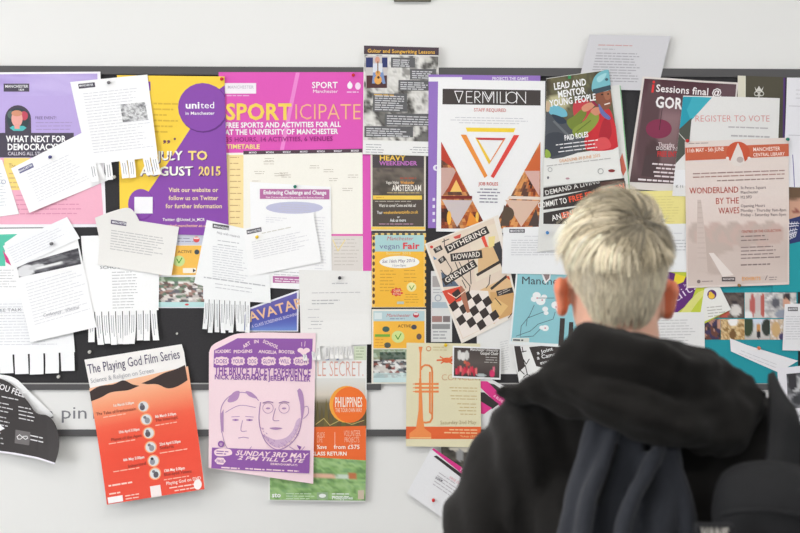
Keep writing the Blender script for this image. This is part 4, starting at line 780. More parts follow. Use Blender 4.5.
P.text('REGISTER TO VOTE', (694, 122), (769, 122), 6.2, C(220, 140, 136), 'l'); P.lines((722, 126.5), 46, 1, 3, 1.3, C(190, 186, 188), align='r'); P.lines((724, 135), 45, 1, 3, 1.6, C(186, 182, 184), align='r'); P.rect(672, 170, 686, 186, C(238, 238, 240)); P.text('K 11', (675, 188), (683, 188), 2.8, MID); P.done()
P = Paper('leaflet', 'purple and lime leaflet with white tagged corner, right of the ear', 'leaflet', [(634, 262), (719, 286), (730.5, 309.5), (640, 350)], C(196, 206, 70), group=G_FLY, outline=[(634, 270), (700, 270), (719, 286), (730.5, 309.5), (703, 324), (660, 350), (636, 350)])
P.poly([(634, 262), (692, 270), (700, 279), (690, 303), (668, 320), (640, 330)], C(100, 48, 120)); P.poly([(676, 270), (690, 268), (683, 282), (672, 287)], C(236, 214, 60)); P.text('quit!', (667, 308), (697, 288), 9, C(236, 220, 240), 'l'); P.text('love', (684, 287), (692, 283), 3, C(226, 206, 232)); P.poly([(698, 292), (712, 288), (690, 312), (676, 318)], C(222, 222, 130)); P.poly([(704, 288.5), (719, 286), (731, 310), (702, 325), (700, 312)], C(236, 235, 230)); P.lines((706, 307), 18, 4, 3, 1, C(190, 186, 180)); P.part('bird_emblem').ell(711.3, 294.5, 4.6, 4.8, C(96, 50, 116)); P.ell(711, 296, 3.2, 2.8, C(240, 196, 70)); P.ell(710, 293.3, 1.8, 1.7, C(240, 196, 70)); P.done()
P = Paper('paper_sheet', 'white typed sheet with straight top, between shoulder and campus photo poster', 'sheet of paper', [(628, 312.5), (703.5, 312), (704, 358), (628, 360)], C(234, 233, 232), group=G_SHEET)
P.lines((652, 320), 44, 7, 4.2, 0.9, C(180, 178, 180)); P.done()
P = Paper('paper_slip', 'small white typed slip left of the brown heritage poster', 'slip of paper', [(640, 224.5), (694.5, 223.5), (693, 272), (640, 272)], C(236, 237, 238), group=G_SHEET)
P.lines((668, 233), 18, 1, 3, 0.8, C(190, 190, 196)); P.lines((668, 240), 20, 4, 3.2, 0.9, C(160, 160, 168), rag=0.3); P.done()
P = Paper('poster', 'large brown and pink heritage poster with tower and orange banner, right of head', 'poster', [(684, 142), (787.5, 138), (788.3, 284.5), (686, 288)], C(232, 218, 211), group=G_POST)
BR1 = C(214, 190, 180)
P.part('picture').photo([(685.5, 198), (786.5, 196), (786.8, 282), (687.5, 286)], blobs(vgrad([(0, C(232, 217, 210)), (0.3, C(228, 212, 204)), (0.42, C(214, 197, 189)), (0.7, C(210, 192, 184)), (1, C(218, 202, 194))]),
    [(0.1 + 0.06 * i, 0.4 + 0.04 * (i % 3), 0.09, 0.13, C(200 + (i * 7) % 14, 182, 173)) for i in range(14)] + [(0.3, 0.7, 0.2, 0.2, C(200, 182, 173)), (0.55, 0.75, 0.3, 0.16, C(214, 197, 189))]), 34, 30)
P.poly([(708, 253), (713, 253), (733, 275), (722, 277)], C(236, 225, 219)); P.part('tower').poly([(696.5, 200), (700, 200), (704, 232), (707, 272), (696, 273), (696, 232)], C(212, 195, 187))
for i in range(12): P.line([(696.8, 203 + i * 5), (700 + i * 0.5, 203 + i * 5)], 0.5, C(196, 177, 169))
P.part('banner').poly([(684.3, 148), (787.5, 144), (787.6, 156.5), (684.6, 161)], C(206, 104, 74)); P.text('11th MAY - 5th JUNE', (686, 153), (723, 151), 3.8, C(250, 230, 220), 'b'); P.text('MANCHESTER', (752, 151.6), (779, 150.6), 3.6, C(250, 234, 224), 'b'); P.text('CENTRAL LIBRARY', (752, 156.8), (783.5, 155.6), 3.2, C(250, 230, 220), 'b')
P.part('emblem').ell(737, 153, 11.6, 11, C(206, 90, 60)); P.poly([(737, 143), (741, 152), (744, 163), (739, 166.5), (733, 166), (729, 162), (733, 152)], C(232, 222, 216)); P.ell(739, 160, 3.4, 3, C(190, 176, 172)); P.ell(726.5, 158.5, 1.6, 1.4, C(240, 230, 226)); P.ell(748, 158.5, 1.6, 1.4, C(240, 230, 226))
P.sheet().lines((688, 143.6), 26, 1, 3, 0.8, C(170, 150, 146)); P.lines((692, 173.5), 92, 1, 3, 1.1, C(170, 140, 136), rag=0); P.lines((692, 177), 92, 1, 3, 1.1, C(180, 140, 132), rag=0); P.lines((716, 180.5), 68, 1, 3, 1.1, C(170, 146, 140), rag=0)
TX = C(196, 92, 80)
P.text('WONDERLAND', (688.5, 194), (737.5, 192.8), 6, TX, 'r'); P.text('BY THE', (714.5, 204.3), (738, 203.6), 6, TX, 'r'); P.text('WAVES', (717.5, 214), (738.5, 213.4), 6, TX, 'r')
TG = C(132, 116, 118)
for t, x1, y in (('St Peters Square', 765, 189.5), ('Manchester', 757, 194), ('M2 5PD', 751, 199), ('Opening Hours', 764, 207.5), ('Monday - Thursday 9am-8pm', 785, 212), ('Friday - Saturday 9am-5pm', 785, 216.5)): P.text(t, (739.5, y), (x1, y - 0.6), 2.8, TG)
P.text('CENTRES OF THE COLLECTION', (740.5, 233.2), (780, 231.6), 2.6, C(190, 104, 92)); P.lines((740, 236), 28, 2, 4, 1.1, C(150, 132, 130)); P.lines((740, 247), 42, 4, 3.6, 1.1, C(156, 138, 136)); P.lines((740, 264.4), 38, 1, 3, 1.3, C(146, 128, 126)); P.part('logo').rect(721, 277, 734.5, 281.3, C(92, 80, 82)); P.text('MANCHESTER', (722, 280), (733.6, 280), 1.8, C(235, 226, 222), 'b'); P.sheet().text('EXHIBITS', (741, 280.5), (760, 280), 3.4, C(240, 176, 110), 'b'); P.poly([(764, 280), (766, 275.5), (766.6, 275.5), (764.6, 280)], C(110, 92, 100)); P.lines((768, 277), 8, 2, 2.4, 0.7, C(150, 134, 132)); P.ell(698, 281.5, 1.8, 1.8, C(130, 114, 112)); P.lines((701, 281), 14, 1, 3, 0.8, C(160, 142, 138)); P.done()
P = Paper('paper_sheet', 'white sheet with dark heading block at right edge, covering campus photos', 'sheet of paper', [(784, 304), (862, 302), (862, 352), (781, 350)], C(232, 231, 233), group=G_SHEET, curl=[('bl', 0.004)])
P.rect(787, 307, 797, 311, C(112, 108, 112)); P.text('MANCHESTER', (787.8, 310), (796.4, 309.6), 1.8, WHITE, 'b'); P.lines((785, 316), 50, 7, 3.6, 0.7, C(182, 180, 186)); P.done()
P = Paper('paper_slip', 'narrow white slip with orange pin slanting across teal poster above the hood', 'slip of paper', [(729, 338), (797, 361), (776, 371.5), (730, 350)], C(234, 233, 236), group=G_SHEET, outline=[(729, 338), (745, 344.5), (797, 360.5), (786, 367), (776, 371.5), (752, 361), (730, 351)])
P.lines((740, 350), 44, 2, 3.4, 0.7, C(190, 188, 194)); P.done()
P = Paper('leaflet', 'white leaflet with black and white portrait at the lower right edge', 'leaflet', [(776, 368), (850, 360), (856, 424), (779, 430)], C(234, 232, 238), group=G_FLY)
P.part('photo').photo([(785, 373.5), (842, 369), (846, 404), (787, 408.5)], blobs(soft(61, [C(72, 72, 76), C(120, 120, 124), C(176, 176, 180)], 3), [(0.16, 0.3, 0.1, 0.26, C(196, 196, 198)), (0.1, 0.2, 0.1, 0.3, C(60, 58, 62)), (0.2, 0.75, 0.14, 0.16, C(66, 66, 70))]), 26, 18); P.sheet().text('JUNE', (790, 417), (816, 415), 5.5, INKB, 'r'); P.done()
# --- papers hanging over the lower rails
P = Paper('poster', 'pink poster printed in violet with two drawn faces, hanging below the board', 'poster', [(210, 336), (316, 333), (313.5, 483), (209, 467.5)], C(250, 221, 228), group=G_POST, curl=[('tl', 0.003), ('b', 0.006)],
          outline=smooth_open([(209.5, 352), (213, 345), (224, 339), (238, 333.5), (262, 332)]) + [(316, 333), (313.5, 483), (209, 467.5)])
VI = C(148, 94, 170); PK = C(248, 220, 226); VL = C(186, 146, 192)
P.part('title_panel').poly([(214.5, 350), (238, 338), (313, 338.5), (312, 368.5), (214, 367)], VI)
P.text('ART', (244.5, 348), (251.5, 343.6), 3.2, PK, 'x'); P.text('IN', (254.5, 343), (259.5, 342.6), 3.2, PK, 'x'); P.text('SCHOOL', (263, 342.2), (278, 348.6), 3.2, PK, 'x')
for t, x0, x1 in (('ACADEMIC', 215.5, 231.5), ('PIDGINS', 234, 253), ('ANGELIA', 259, 277), ('BOOTER', 279, 295)): P.text(t, (x0, 353 if x0 < 250 else 352.6), (x1, 352.3 if x0 < 250 else 353.6), 3, PK, 'x')
for t, x0, x1 in (('DOES', 215, 229), ('YOUR', 232, 245), ('DOG', 248, 258), ('GLOW', 262, 276), ('WILL', 279.5, 291), ('GROW', 294, 309)):
    P.poly([((x0 + x1) / 2 + ((x1 - x0) / 2 + (0.7 if k % 2 else -0.3)) * math.copysign(abs(math.cos(k * math.pi / 10)) ** 0.6, math.cos(k * math.pi / 10)), 360.8 + (4.6 if k % 2 else 3.8) * math.copysign(abs(math.sin(k * math.pi / 10)) ** 0.6, math.sin(k * math.pi / 10))) for k in range(20)], PK); P.text(t, (x0 + 1.2, 363), (x1 - 1.2, 363), 4, VI, 'b')
P.ell(301, 350, 3.2, 2.4, PK); P.ell(307, 350, 3.2, 2.4, PK); P.poly([(298, 350), (310, 350), (304, 356)], PK); P.ell(304, 355, 2.2, 0.8, VI); P.line([(302, 346), (302, 342)], 0.5, PK); P.line([(305, 346), (305.5, 341)], 0.5, PK)
P.sheet().text('THE BRUCE LACEY EXPERIENCE', (215, 374.6), (311, 376.2), 8.6, VI, 'x'); P.text('NICK ABRAHAMS & JEREMY DELLER', (215, 378.8), (310.5, 381), 4.4, VI, 'x')
P.part('drawn_face')
P.line([(222, 432), (221, 414), (223, 404), (230, 396), (240, 392), (252, 394), (259, 400)], 0.9, VL, True); P.line([(226, 412), (240, 405), (256, 407)], 0.7, VL, True); P.line([(222, 430), (226, 445), (234, 452), (246, 452), (252, 446)], 0.7, VL, True)
P.poly(smooth_closed([(228, 400), (234, 392), (240, 391), (238, 399), (231, 402)]), VL); P.poly(smooth_closed([(246, 391), (252, 392), (258, 398), (250, 396)]), VL); P.poly([(221, 414), (224, 409), (224, 432), (222, 430)], VL)
for x in (236, 250): P.ell(x, 419.5, 3.4, 1, VL); P.ell(x, 419.6, 1, 0.9, VI)
P.line([(243, 420), (241.5, 430), (247, 430.5)], 0.7, VL, True); P.line([(239, 437.5), (244, 436.6), (249, 437.5)], 0.8, VL); P.line([(232, 416.5), (240, 416)], 0.7, VL); P.line([(246, 416), (254, 416.5)], 0.7, VL)
P.part('drawn_face')
P.line([(261, 402), (259.5, 418), (262, 432), (268, 443), (278, 449), (290, 444), (299, 432), (302, 416), (300.5, 400), (298, 390)], 1, VL, True); P.poly(smooth_closed([(300, 388), (303.5, 394), (304.5, 408), (302, 420), (300.5, 404), (298, 392)]), VL)
P.poly(smooth_closed([(263, 434), (270, 443), (279, 447), (290, 441), (298, 430), (301, 418), (297, 420), (293, 430), (286, 437), (276, 439), (268, 436)]), C(214, 182, 210))
for i in range(60):
    t = P.rnd.random(); a = math.radians(10 + 165 * t); r = P.rnd.uniform(0.8, 1.0); x = 280.5 + 21 * r * math.cos(a); y = 420 + 26 * r * math.sin(a); P.line([(x, y), (x + 0.9, y + 1)], 0.45, VL)
for x in (268.5, 284.5): P.ring(x, 407.5, 5.2, 0.5, VL); P.ell(x, 407.8, 2.2, 0.9, VL); P.line([(x - 5, 402.5), (x, 401), (x + 5, 402)], 1, VL, True)
P.line([(276, 408), (273.5, 419), (279.5, 420)], 0.7, VL, True); P.poly(smooth_closed([(270, 427.4), (276, 426.6), (283, 427.6), (276, 429.2)]), VL); P.line([(303.5, 407), (308, 406), (308.5, 413), (304, 418)], 0.7, VL, True); P.line([(290, 446), (300, 452), (305, 446)], 0.7, VL); P.poly([(297, 444), (302, 446), (300, 449.5)], VI)
P.part('foot_panel').poly([(212.5, 447), (310.5, 449.6), (309.5, 472.5), (212, 467.5)], VI); P.ell(221.5, 443.5, 3.2, 3.2, VI); P.text('U', (220.2, 445), (222.8, 445), 2.6, PK, 'b')
P.text('SUNDAY 3RD MAY', (236, 454.3), (307, 457.4), 4.6, PK, 'x', shear=0.3); P.text('2 PM TILL LATE', (238, 458.6), (303, 461.8), 3.4, PK, 'x', shear=0.3); P.text('BIRMINGHAMPLAYS', (271, 464), (298, 465.2), 2, PK, 'b'); P.poly(smooth_closed([(215, 450), (222, 447.6), (231, 449), (232, 454), (222, 455.6), (216, 454.5)]), PK); P.lines((217, 450), 13, 2, 2.4, 1, VI); P.poly([(215, 460), (218, 456.8), (224, 457.2), (226.5, 460.6), (223.5, 464), (218, 463.4)], PK); P.text('FREE', (217, 461.7), (224.6, 462), 2.8, VI, 'b'); P.lines((222, 466), 19, 1, 3, 1.4, PK, rag=0.05); P.lines((246, 467), 20, 1, 3, 1.3, PK, rag=0.05); P.lines((267, 468), 18, 1, 3, 1.3, PK, rag=0.05); P.lines((288, 469), 12, 1, 3, 1.3, PK, rag=0.05); P.done()
P = Paper('poster', 'white and red film series poster with dark silhouettes, hanging off bottom rail', 'poster', [(85, 359.5), (182, 344), (206.5, 487), (109, 503)], C(246, 243, 240), group=G_POST, curl=[('b', 0.016), ('br', 0.006)],
          outline=[(85, 359.5), (182, 344)] + smooth_open([(184.5, 352), (190, 388), (198, 430), (207, 487)]) + [(109, 503)] + smooth_open([(105, 470), (93, 400), (85.5, 362)])[:-1])
P.part('red_field').photo([(90, 388), (188.5, 366), (206.5, 487), (109, 503)], vgrad([(0, C(252, 196, 160)), (0.18, C(252, 160, 120)), (0.36, C(245, 100, 74)), (0.6, C(240, 84, 62)), (1, C(236, 84, 64))]), 14, 20)
P.part('silhouette').poly(smooth_open([(89.5, 392), (100, 386), (114, 384), (124, 380), (133, 384), (140, 385.5)]) + smooth_open([(134, 388), (128, 390), (112, 392), (102, 397), (92, 401)]), C(66, 54, 52))
P.part('silhouette').poly(smooth_open([(142, 383), (152, 379), (164, 373), (176, 369), (187, 364)]) + smooth_open([(189.5, 379), (178, 386), (168, 388), (158, 384), (148, 384)]), C(66, 54, 52))
P.sheet().text('The Playing God Film Series', (89, 373.5), (181, 358), 9.2, C(84, 74, 104), 'r'); P.text('Science & Religion on Screen', (91.5, 383), (155, 372), 4.6, C(176, 176, 182), 'r')
P.part('picture_disc')
cs = [(144, 406), (147, 419), (149.5, 432.5), (151.5, 446.5), (154.5, 460), (156.3, 472.5)]
for i, (x, y) in enumerate(cs):
    if i: P.part('picture_disc')
    P.ell(x, y, 6.2, 6.2, C(252, 170, 120)); P.ell(x, y, 5, 5, C(222, 222, 224)); P.ell(x + (1 if i % 2 else -1), y + 1, 2.6, 3, C(96, 92, 98) if i in (0, 2, 5) else C(150, 150, 156)); P.ell(x - 1.5, y - 2, 1.6, 1.4, C(120, 120, 126) if i != 4 else C(60, 60, 66))
P.sheet()
for i, (x, y) in enumerate(cs):
    d = ('1st March 5:30pm', '8th March 5:30pm', '15th April 5:30pm', '22nd April 5:30pm', '6th May 5:30pm', '13th May 5:30pm')[i]
    t = ('The Tales of Frankenstein', 'The Interrupt', 'Planet of the Apes', 'Solaris', 'Inherited', 'Blue-eyed Visions')[i]
    if i % 2 == 0:
        P.text(d, (x - 30, y + 0.5), (x - 9, y - 2.6), 2.6, C(255, 240, 230), 'x'); L = 9 + len(t) * 1.35; P.text(t, (x - 9 - L + 5, y + 5 + L * 0.1), (x - 7, y + 3.6), 3, C(120, 52, 46), 'r'); P.lines((x - 40, y + 10.5), 30, 1, 3, 0.9, C(252, 196, 176))
    else:
        P.text(d, (x + 9, y - 1.5), (x + 30, y - 4.6), 2.6, C(255, 240, 230), 'x'); L = 5 + len(t) * 1.35; P.text(t, (x + 9, y + 2.4), (x + 9 + L, y + 2.4 - L * 0.14), 3, C(120, 52, 46), 'r'); P.lines((x + 9, y + 5.6), 30, 1, 3, 0.9, C(252, 196, 176))
P.lines((110, 484), 30, 1, 3, 1.6, C(252, 214, 200)); P.lines((111, 492), 14, 1, 3, 1.4, C(252, 214, 200)); P.bar((109.5, 496), 15, 6, C(250, 244, 244)); P.lines((127, 494), 14, 2, 3, 1, C(252, 214, 200)); P.bar((151.5, 485), 10.5, 11, C(246, 232, 230)); P.text('Playing God on DVD', (168, 483.5), (203, 477.5), 3, C(255, 236, 226), 'b'); P.lines((170, 486), 26, 3, 3.4, 1.1, C(254, 220, 208), align='r'); P.ell(199.5, 482.5, 4, 5, C(250, 240, 238)); P.done()
P = Paper('paper_sheet', 'white backing leaf behind the black curled leaflet at left', 'sheet of paper', [(-60, 370), (10, 374), (54, 418), (-60, 430)], C(250, 250, 252), group=G_SHEET, outline=[(-60, 371)] + smooth_open([(0, 374), (16, 378), (32, 393), (54, 415)]) + [(40, 425), (-60, 430)])
P.done()
P = Paper('leaflet', 'black leaflet with curling rounded corner hanging off the board at left edge', 'leaflet', [(-60, 366), (56, 392), (62, 464), (-60, 444)], C(64, 60, 60), group=G_FLY, curl=[('r', 0.014), ('br', 0.01)],
          outline=[(-60, 372)] + smooth_open([(-8, 377), (4, 379), (16, 386), (28, 399), (38, 412), (50, 415), (58, 424), (62, 438), (61.5, 450), (58, 462.5)]) + smooth_open([(40, 457), (16, 453), (-10, 450), (-60, 444)]))
P.poly([(-60, 443.5), (-10, 449), (16, 452), (40, 456), (58.5, 461), (58, 462.5), (40, 457.6), (16, 453.8), (-10, 450.8), (-60, 445)], C(244, 240, 250))
P.text('YOU FEEL', (-4, 387), (26, 397), 5.6, C(240, 238, 240), 'b'); P.lines((3, 395.5), 20, 1, 3, 1, C(226, 224, 226)); P.lines((-8, 400), 24, 3, 4, 1, C(214, 212, 214)); P.lines((-8, 414), 20, 3, 4, 1, C(214, 212, 214)); P.lines((20, 405.5), 17, 4, 3.8, 1, C(226, 224, 226)); P.part('logo').poly([(17, 429), (32, 431.5), (31, 444.5), (16, 442.5)], C(116, 112, 112)); P.line([(18.5, 436), (21, 434), (24, 436.4), (27, 438.6), (29.5, 437.4), (28.6, 435.4), (25, 435.6), (22, 438.4), (19.4, 438.4), (18.5, 436)], 0.7, C(244, 244, 244)); P.sheet().lines((32, 434), 16, 2, 4, 1.2, C(226, 224, 226)); P.lines((-10, 430), 16, 3, 5, 1, C(206, 204, 206)); P.poly([(-60, 414), (0, 423), (6, 428), (0, 431), (-60, 440)], C(246, 246, 250)); P.done()

# ================================================================== pins
def pin_material(name, rgb): return mat(name, rgb, 0.25, 0.5)
PINM = {}
M_STEEL = mat('pin_steel', (0.6, 0.6, 0.62), 0.3, 0.5, metal=1.0)
def pin(px, py, cname, rgb, label, r=1.7, L=0.004):
    if cname not in PINM: PINM[cname] = pin_material(cname + '_pin_plastic', C(*rgb))
    d = hget(px, py); R = r * S
    prof = [(0.0001, 0.0), (R * 0.85, 0.0001), (R * 0.9, R * 0.25), (R * 0.62, R * 0.45), (R * 0.55, R * 0.95), (R * 0.78, R * 1.35), (R * 0.98, R * 1.55), (R * 0.92, R * 1.8), (R * 0.5, R * 1.95), (0.0001, R * 2.0)]
    vs = []; fs = []; n = 16
    for rr, h in prof:
        vs += [(rr * math.cos(2 * math.pi * k / n), -h, rr * math.sin(2 * math.pi * k / n)) for k in range(n)]
    for j in range(len(prof) - 1):
        for k in range(n): fs.append((j * n + k, j * n + (k + 1) % n, (j + 1) * n + (k + 1) % n, (j + 1) * n + k))
    o = bpy.data.objects.new('push_pin', None); link(o); o.location = (WX(px), -d - 0.0001, WZ(py)); o.rotation_euler = (0.18, 0, 0)
    tag(o, label, 'pin', 'push pins in the noticeboard')
    mesh_obj('pin_head', vs, fs, PINM[cname], o, True)
    q = 0.0005; m = 8; vs = [(q * math.cos(2 * math.pi * k / m), y, q * math.sin(2 * math.pi * k / m)) for y in (0.0, 0.0004) for k in range(m)] + [(0, 0.009 if d < 0.008 else 0.012, 0)]
    fs = [(k, (k + 1) % m, m + (k + 1) % m, m + k) for k in range(m)] + [(m + k, m + (k + 1) % m, 2 * m) for k in range(m)]
    mesh_obj('pin_needle', vs, fs, M_STEEL, o)
for a in ((110, 83, 'grey', (120, 118, 120), 'grey pin holding top of white sheet over the lilac poster'), (222.5, 79.5, 'red', (206, 50, 50), 'red pin at top right corner of yellow and violet poster'), (353.5, 75.5, 'red', (206, 50, 50), 'red pin at top right of magenta timetable'),
          (51, 157, 'blue', (90, 90, 140), 'blue pin in tilted slip below democracy title'), (52.5, 243.5, 'grey', (120, 118, 120), 'grey pin in tilted slip above dark picture sheet'), (295.3, 186.5, 'green', (50, 130, 110), 'green pin above the mauve heading bar'),
          (257.5, 236.8, 'yellow', (236, 200, 50), 'yellow pin in white slip beside its dark heading block'), (339.8, 277.5, 'black', (56, 54, 60), 'black pin at top of the tall white sheet'), (546.8, 232.5, 'blue_pale', (80, 140, 200), 'blue pin in white memo left of the head'),
          (445.5, 344.5, 'yellow', (236, 200, 50), 'yellow pin at top of the trumpet poster'), (757.5, 347.5, 'orange', (226, 120, 80), 'orange pin in slanting slip above the hood'), (686.3, 141, 'red', (206, 50, 50), 'red pin at top left corner of brown heritage poster'),
          (786, 139.5, 'green', (110, 200, 160), 'pale green pin at top right corner of heritage poster'), (433.3, 499.5, 'red', (206, 50, 50), 'red pin in tilted white leaflet by the sleeve'), (738, 285, 'brown', (150, 110, 70), 'brown pin at foot of the heritage poster'),
          (59, 376.2, 'white', (214, 212, 206), 'silver white pin low on bare felt, above please pin lettering'), (90, 351.5, 'white', (214, 212, 206), 'white pin on bare felt above the film series poster'), (177.2, 333.3, 'white', (214, 212, 206), 'tiny white pin on bare felt above right corner of film series poster'), (115.2, 177, 'white', (214, 212, 206), 'white pin on bare felt between pink poster and yellow poster'),
          (571.5, 108, 'grey', (120, 118, 120), '')):
    if a[4]: pin(*a, r=1.1 if 'tiny' in a[4] else 1.7)
# ================================================================== the person looking at the board
CAMY = -2.4
def P3(px, py, y):                      # where a spot seen in the photograph lies when it is y metres from the board
    k = S * (y - CAMY) / -CAMY
    return Vector(((px - 400) * k, y, ZC + (266.5 - py) * k))
def remeshed(name, blobs_, voxel, m, parent, smooth=6, disp=None, keep=None):
    """one continuous surface grown around ellipsoids and tapered limbs"""
    import bmesh
    from mathutils import Matrix
    bm = bmesh.new()
    for b in blobs_:
        if b[0] == 'e':
            _, c, r, *rot = b
            M = Matrix.Translation(c) @ (rot[0] if rot else Matrix.Identity(4)) @ Matrix.Diagonal((*r, 1))
            bmesh.ops.create_icosphere(bm, subdivisions=3, radius=1, matrix=M)
        else:
            _, a, c, ra, rc = b
            a = Vector(a); c = Vector(c); d = c - a; L = d.length
            M = Matrix.Translation((a + c) / 2) @ d.to_track_quat('Z', 'Y').to_matrix().to_4x4()
            bmesh.ops.create_cone(bm, cap_ends=True, segments=20, radius1=ra, radius2=rc, depth=L, matrix=M)
            for p, r in ((a, ra), (c, rc)): bmesh.ops.create_icosphere(bm, subdivisions=2, radius=r, matrix=Matrix.Translation(p))
    me = bpy.data.meshes.new(name); bm.to_mesh(me); bm.free()
    o = bpy.data.objects.new(name, me); COL.objects.link(o)
    r = o.modifiers.new('r', 'REMESH'); r.mode = 'VOXEL'; r.voxel_size = voxel
    q = o.modifiers.new('s', 'SMOOTH'); q.iterations = smooth; q.factor = 0.5
    me2 = bpy.data.meshes.new_from_object(o.evaluated_get(bpy.context.evaluated_depsgraph_get()))
    bpy.data.objects.remove(o); bpy.data.meshes.remove(me)
    me2.name = name
    n = len(me2.vertices); co = np.empty(n * 3); no = np.empty(n * 3)
    me2.vertices.foreach_get('co', co); me2.vertices.foreach_get('normal', no)
    co = co.reshape(-1, 3); no = no.reshape(-1, 3)
    if disp:
        for i in range(n): co[i] += no[i] * disp(co[i])
    if parent: co -= np.array(parent.location)
    me2.vertices.foreach_set('co', co.ravel()); me2.update()
    me2.polygons.foreach_set('use_smooth', [True] * len(me2.polygons))
    me2.materials.clear(); me2.materials.append(m)
    return link(bpy.data.objects.new(name, me2), parent)
PX, PY = 0.292, -0.76
M_SKIN = mat('skin', C(238, 186, 160), 0.5, 0.35, var=0.08, vscale=20)
M_SKIN.node_tree.nodes['Principled BSDF'].inputs['Subsurface Weight'].default_value = 0.12
M_SKIN.node_tree.nodes['Principled BSDF'].inputs['Subsurface Radius'].default_value = (0.012, 0.005, 0.003)
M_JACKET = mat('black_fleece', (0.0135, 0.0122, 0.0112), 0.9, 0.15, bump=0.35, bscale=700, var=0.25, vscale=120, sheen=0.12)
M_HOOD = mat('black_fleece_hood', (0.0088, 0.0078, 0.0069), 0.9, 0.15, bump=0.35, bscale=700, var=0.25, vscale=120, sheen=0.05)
M_NAVY = mat('slate_navy_cloth', (0.024, 0.026, 0.033), 0.85, 0.2, bump=0.4, bscale=900, var=0.2, vscale=150, sheen=0.12)
M_BAG = mat('black_bag_cloth', (0.0082, 0.0083, 0.0095), 0.75, 0.25, bump=0.4, bscale=600, var=0.2, vscale=100)
M_TROUS = mat('dark_trousers', (0.03, 0.032, 0.045), 0.9, 0.2, bump=0.2, bscale=500)
M_SHOE = mat('black_shoe', (0.02, 0.02, 0.02), 0.5, 0.4)
M_SOLE = mat('shoe_sole', (0.25, 0.25, 0.24), 0.7, 0.2)
M_EYE = mat('eye', (0.75, 0.75, 0.72), 0.2, 0.5)
person = bpy.data.objects.new('person', None); link(person); person.location = (PX, PY, 0)
tag(person, 'person with short blond hair and black hooded jacket, back turned, reading the board', 'person')
def B(x, y, z): return Vector((PX + x, PY + y, z))
hz = lambda z: z
from mathutils import Matrix
HC = B(-0.004, -0.004, 1.568)                       # middle of the skull
parts = [('e', HC, (0.066, 0.086, 0.084)), ('e', B(-0.004, 0.012, 1.512), (0.058, 0.07, 0.076)), ('e', B(-0.004, 0.042, 1.468), (0.043, 0.044, 0.036)),
         ('e', B(-0.004, 0.083, 1.49), (0.022, 0.016, 0.012)), ('c', B(-0.004, 0.082, 1.54), B(-0.004, 0.099, 1.513), 0.007, 0.011), ('e', B(-0.004, 0.074, 1.566), (0.045, 0.016, 0.012)),
         ('c', B(-0.004, -0.012, 1.50), B(0, -0.028, 1.36), 0.049, 0.058),
         ('e', B(0.02, -0.015, 1.27), (0.14, 0.08, 0.1)), ('e', B(0, -0.01, 1.12), (0.13, 0.08, 0.15)), ('e', B(0, -0.01, 0.94), (0.145, 0.09, 0.12))]
for s in (-1, 1):
    sh = B(0.022 + s * 0.135, -0.02, 1.318); el = B(0.022 + s * 0.198, -0.02, 1.07); wr = B(0.022 + s * 0.2, 0.055, 0.86)
    parts += [('c', B(0.01 + s * 0.04, -0.025, 1.352), sh, 0.045, 0.042), ('c', sh, el, 0.042, 0.034), ('c', el, wr, 0.036, 0.026)]
    hd = B(0.022 + s * 0.198, 0.075, 0.80)
    parts += [('e', hd, (0.014, 0.036, 0.048))]
    for k, (dy, L) in enumerate(((0.026, 0.062), (0.009, 0.07), (-0.008, 0.066), (-0.024, 0.052))):
        r0 = hd + Vector((0, dy, -0.036)); k1 = r0 + Vector((-s * 0.004, 0.004, -L * 0.5)); k2 = k1 + Vector((-s * 0.016, 0.006, -L * 0.42))
        parts += [('c', r0, k1, 0.0085, 0.0078), ('c', k1, k2, 0.0078, 0.0065)]
    t0 = hd + Vector((-s * 0.004, 0.028, 0.012)); t1 = t0 + Vector((-s * 0.008, 0.026, -0.028)); t2 = t1 + Vector((-s * 0.006, 0.010, -0.026))
    parts += [('c', t0, t1, 0.012, 0.0095), ('c', t1, t2, 0.0095, 0.0075)]
    hip = B(s * 0.085, 0, 0.88); kn = B(s * 0.095, 0.01, 0.47); an = B(s * 0.1, -0.02, 0.09)
    parts += [('c', hip, kn, 0.07, 0.05), ('c', kn, an, 0.046, 0.034), ('c', an, B(s * 0.105, 0.1, 0.045), 0.03, 0.026)]
    R = Matrix.Rotation(s * 0.42, 4, 'Z') @ Matrix.Rotation(-0.16, 4, 'X') @ Matrix.Rotation(s * 0.12, 4, 'Y')
    ec = B(-0.004 + (0.068 if s > 0 else -0.073), 0.0, 1.517 if s > 0 else 1.521)
    parts += [('e', ec, (0.0085, 0.0155, 0.026), R), ('e', ec + Vector((s * 0.003, -0.005, 0.010)), (0.009, 0.0135, 0.016), R), ('e', ec + Vector((0, 0.004, -0.019)), (0.008, 0.010, 0.010), R)]
body = remeshed('body', parts, 0.0042, M_SKIN, person, smooth=4)
M_EAR = M_SKIN.copy(); M_EAR.name = 'ear_skin'
for nd in M_EAR.node_tree.nodes:
    if nd.type == 'MIX': nd.inputs['A'].default_value = C(232, 138, 104)
body.data.materials.append(M_EAR)
for p_ in body.data.polygons:
    c_ = p_.center
    if abs(c_.x + 0.004) > (0.062 if c_.x > 0 else 0.0665) and 1.47 < c_.z < 1.57 and -0.04 < c_.y < 0.04: p_.material_index = 1
for s in (-1, 1):
    import bmesh
    bm = bmesh.new(); bmesh.ops.create_uvsphere(bm, u_segments=16, v_segments=10, radius=0.0115, matrix=Matrix.Translation(B(-0.004 + s * 0.031, 0.0705, 1.548) - person.location))
    me = bpy.data.meshes.new('eye'); bm.to_mesh(me); bm.free(); me.materials.append(M_EYE); link(bpy.data.objects.new('eye', me), person)
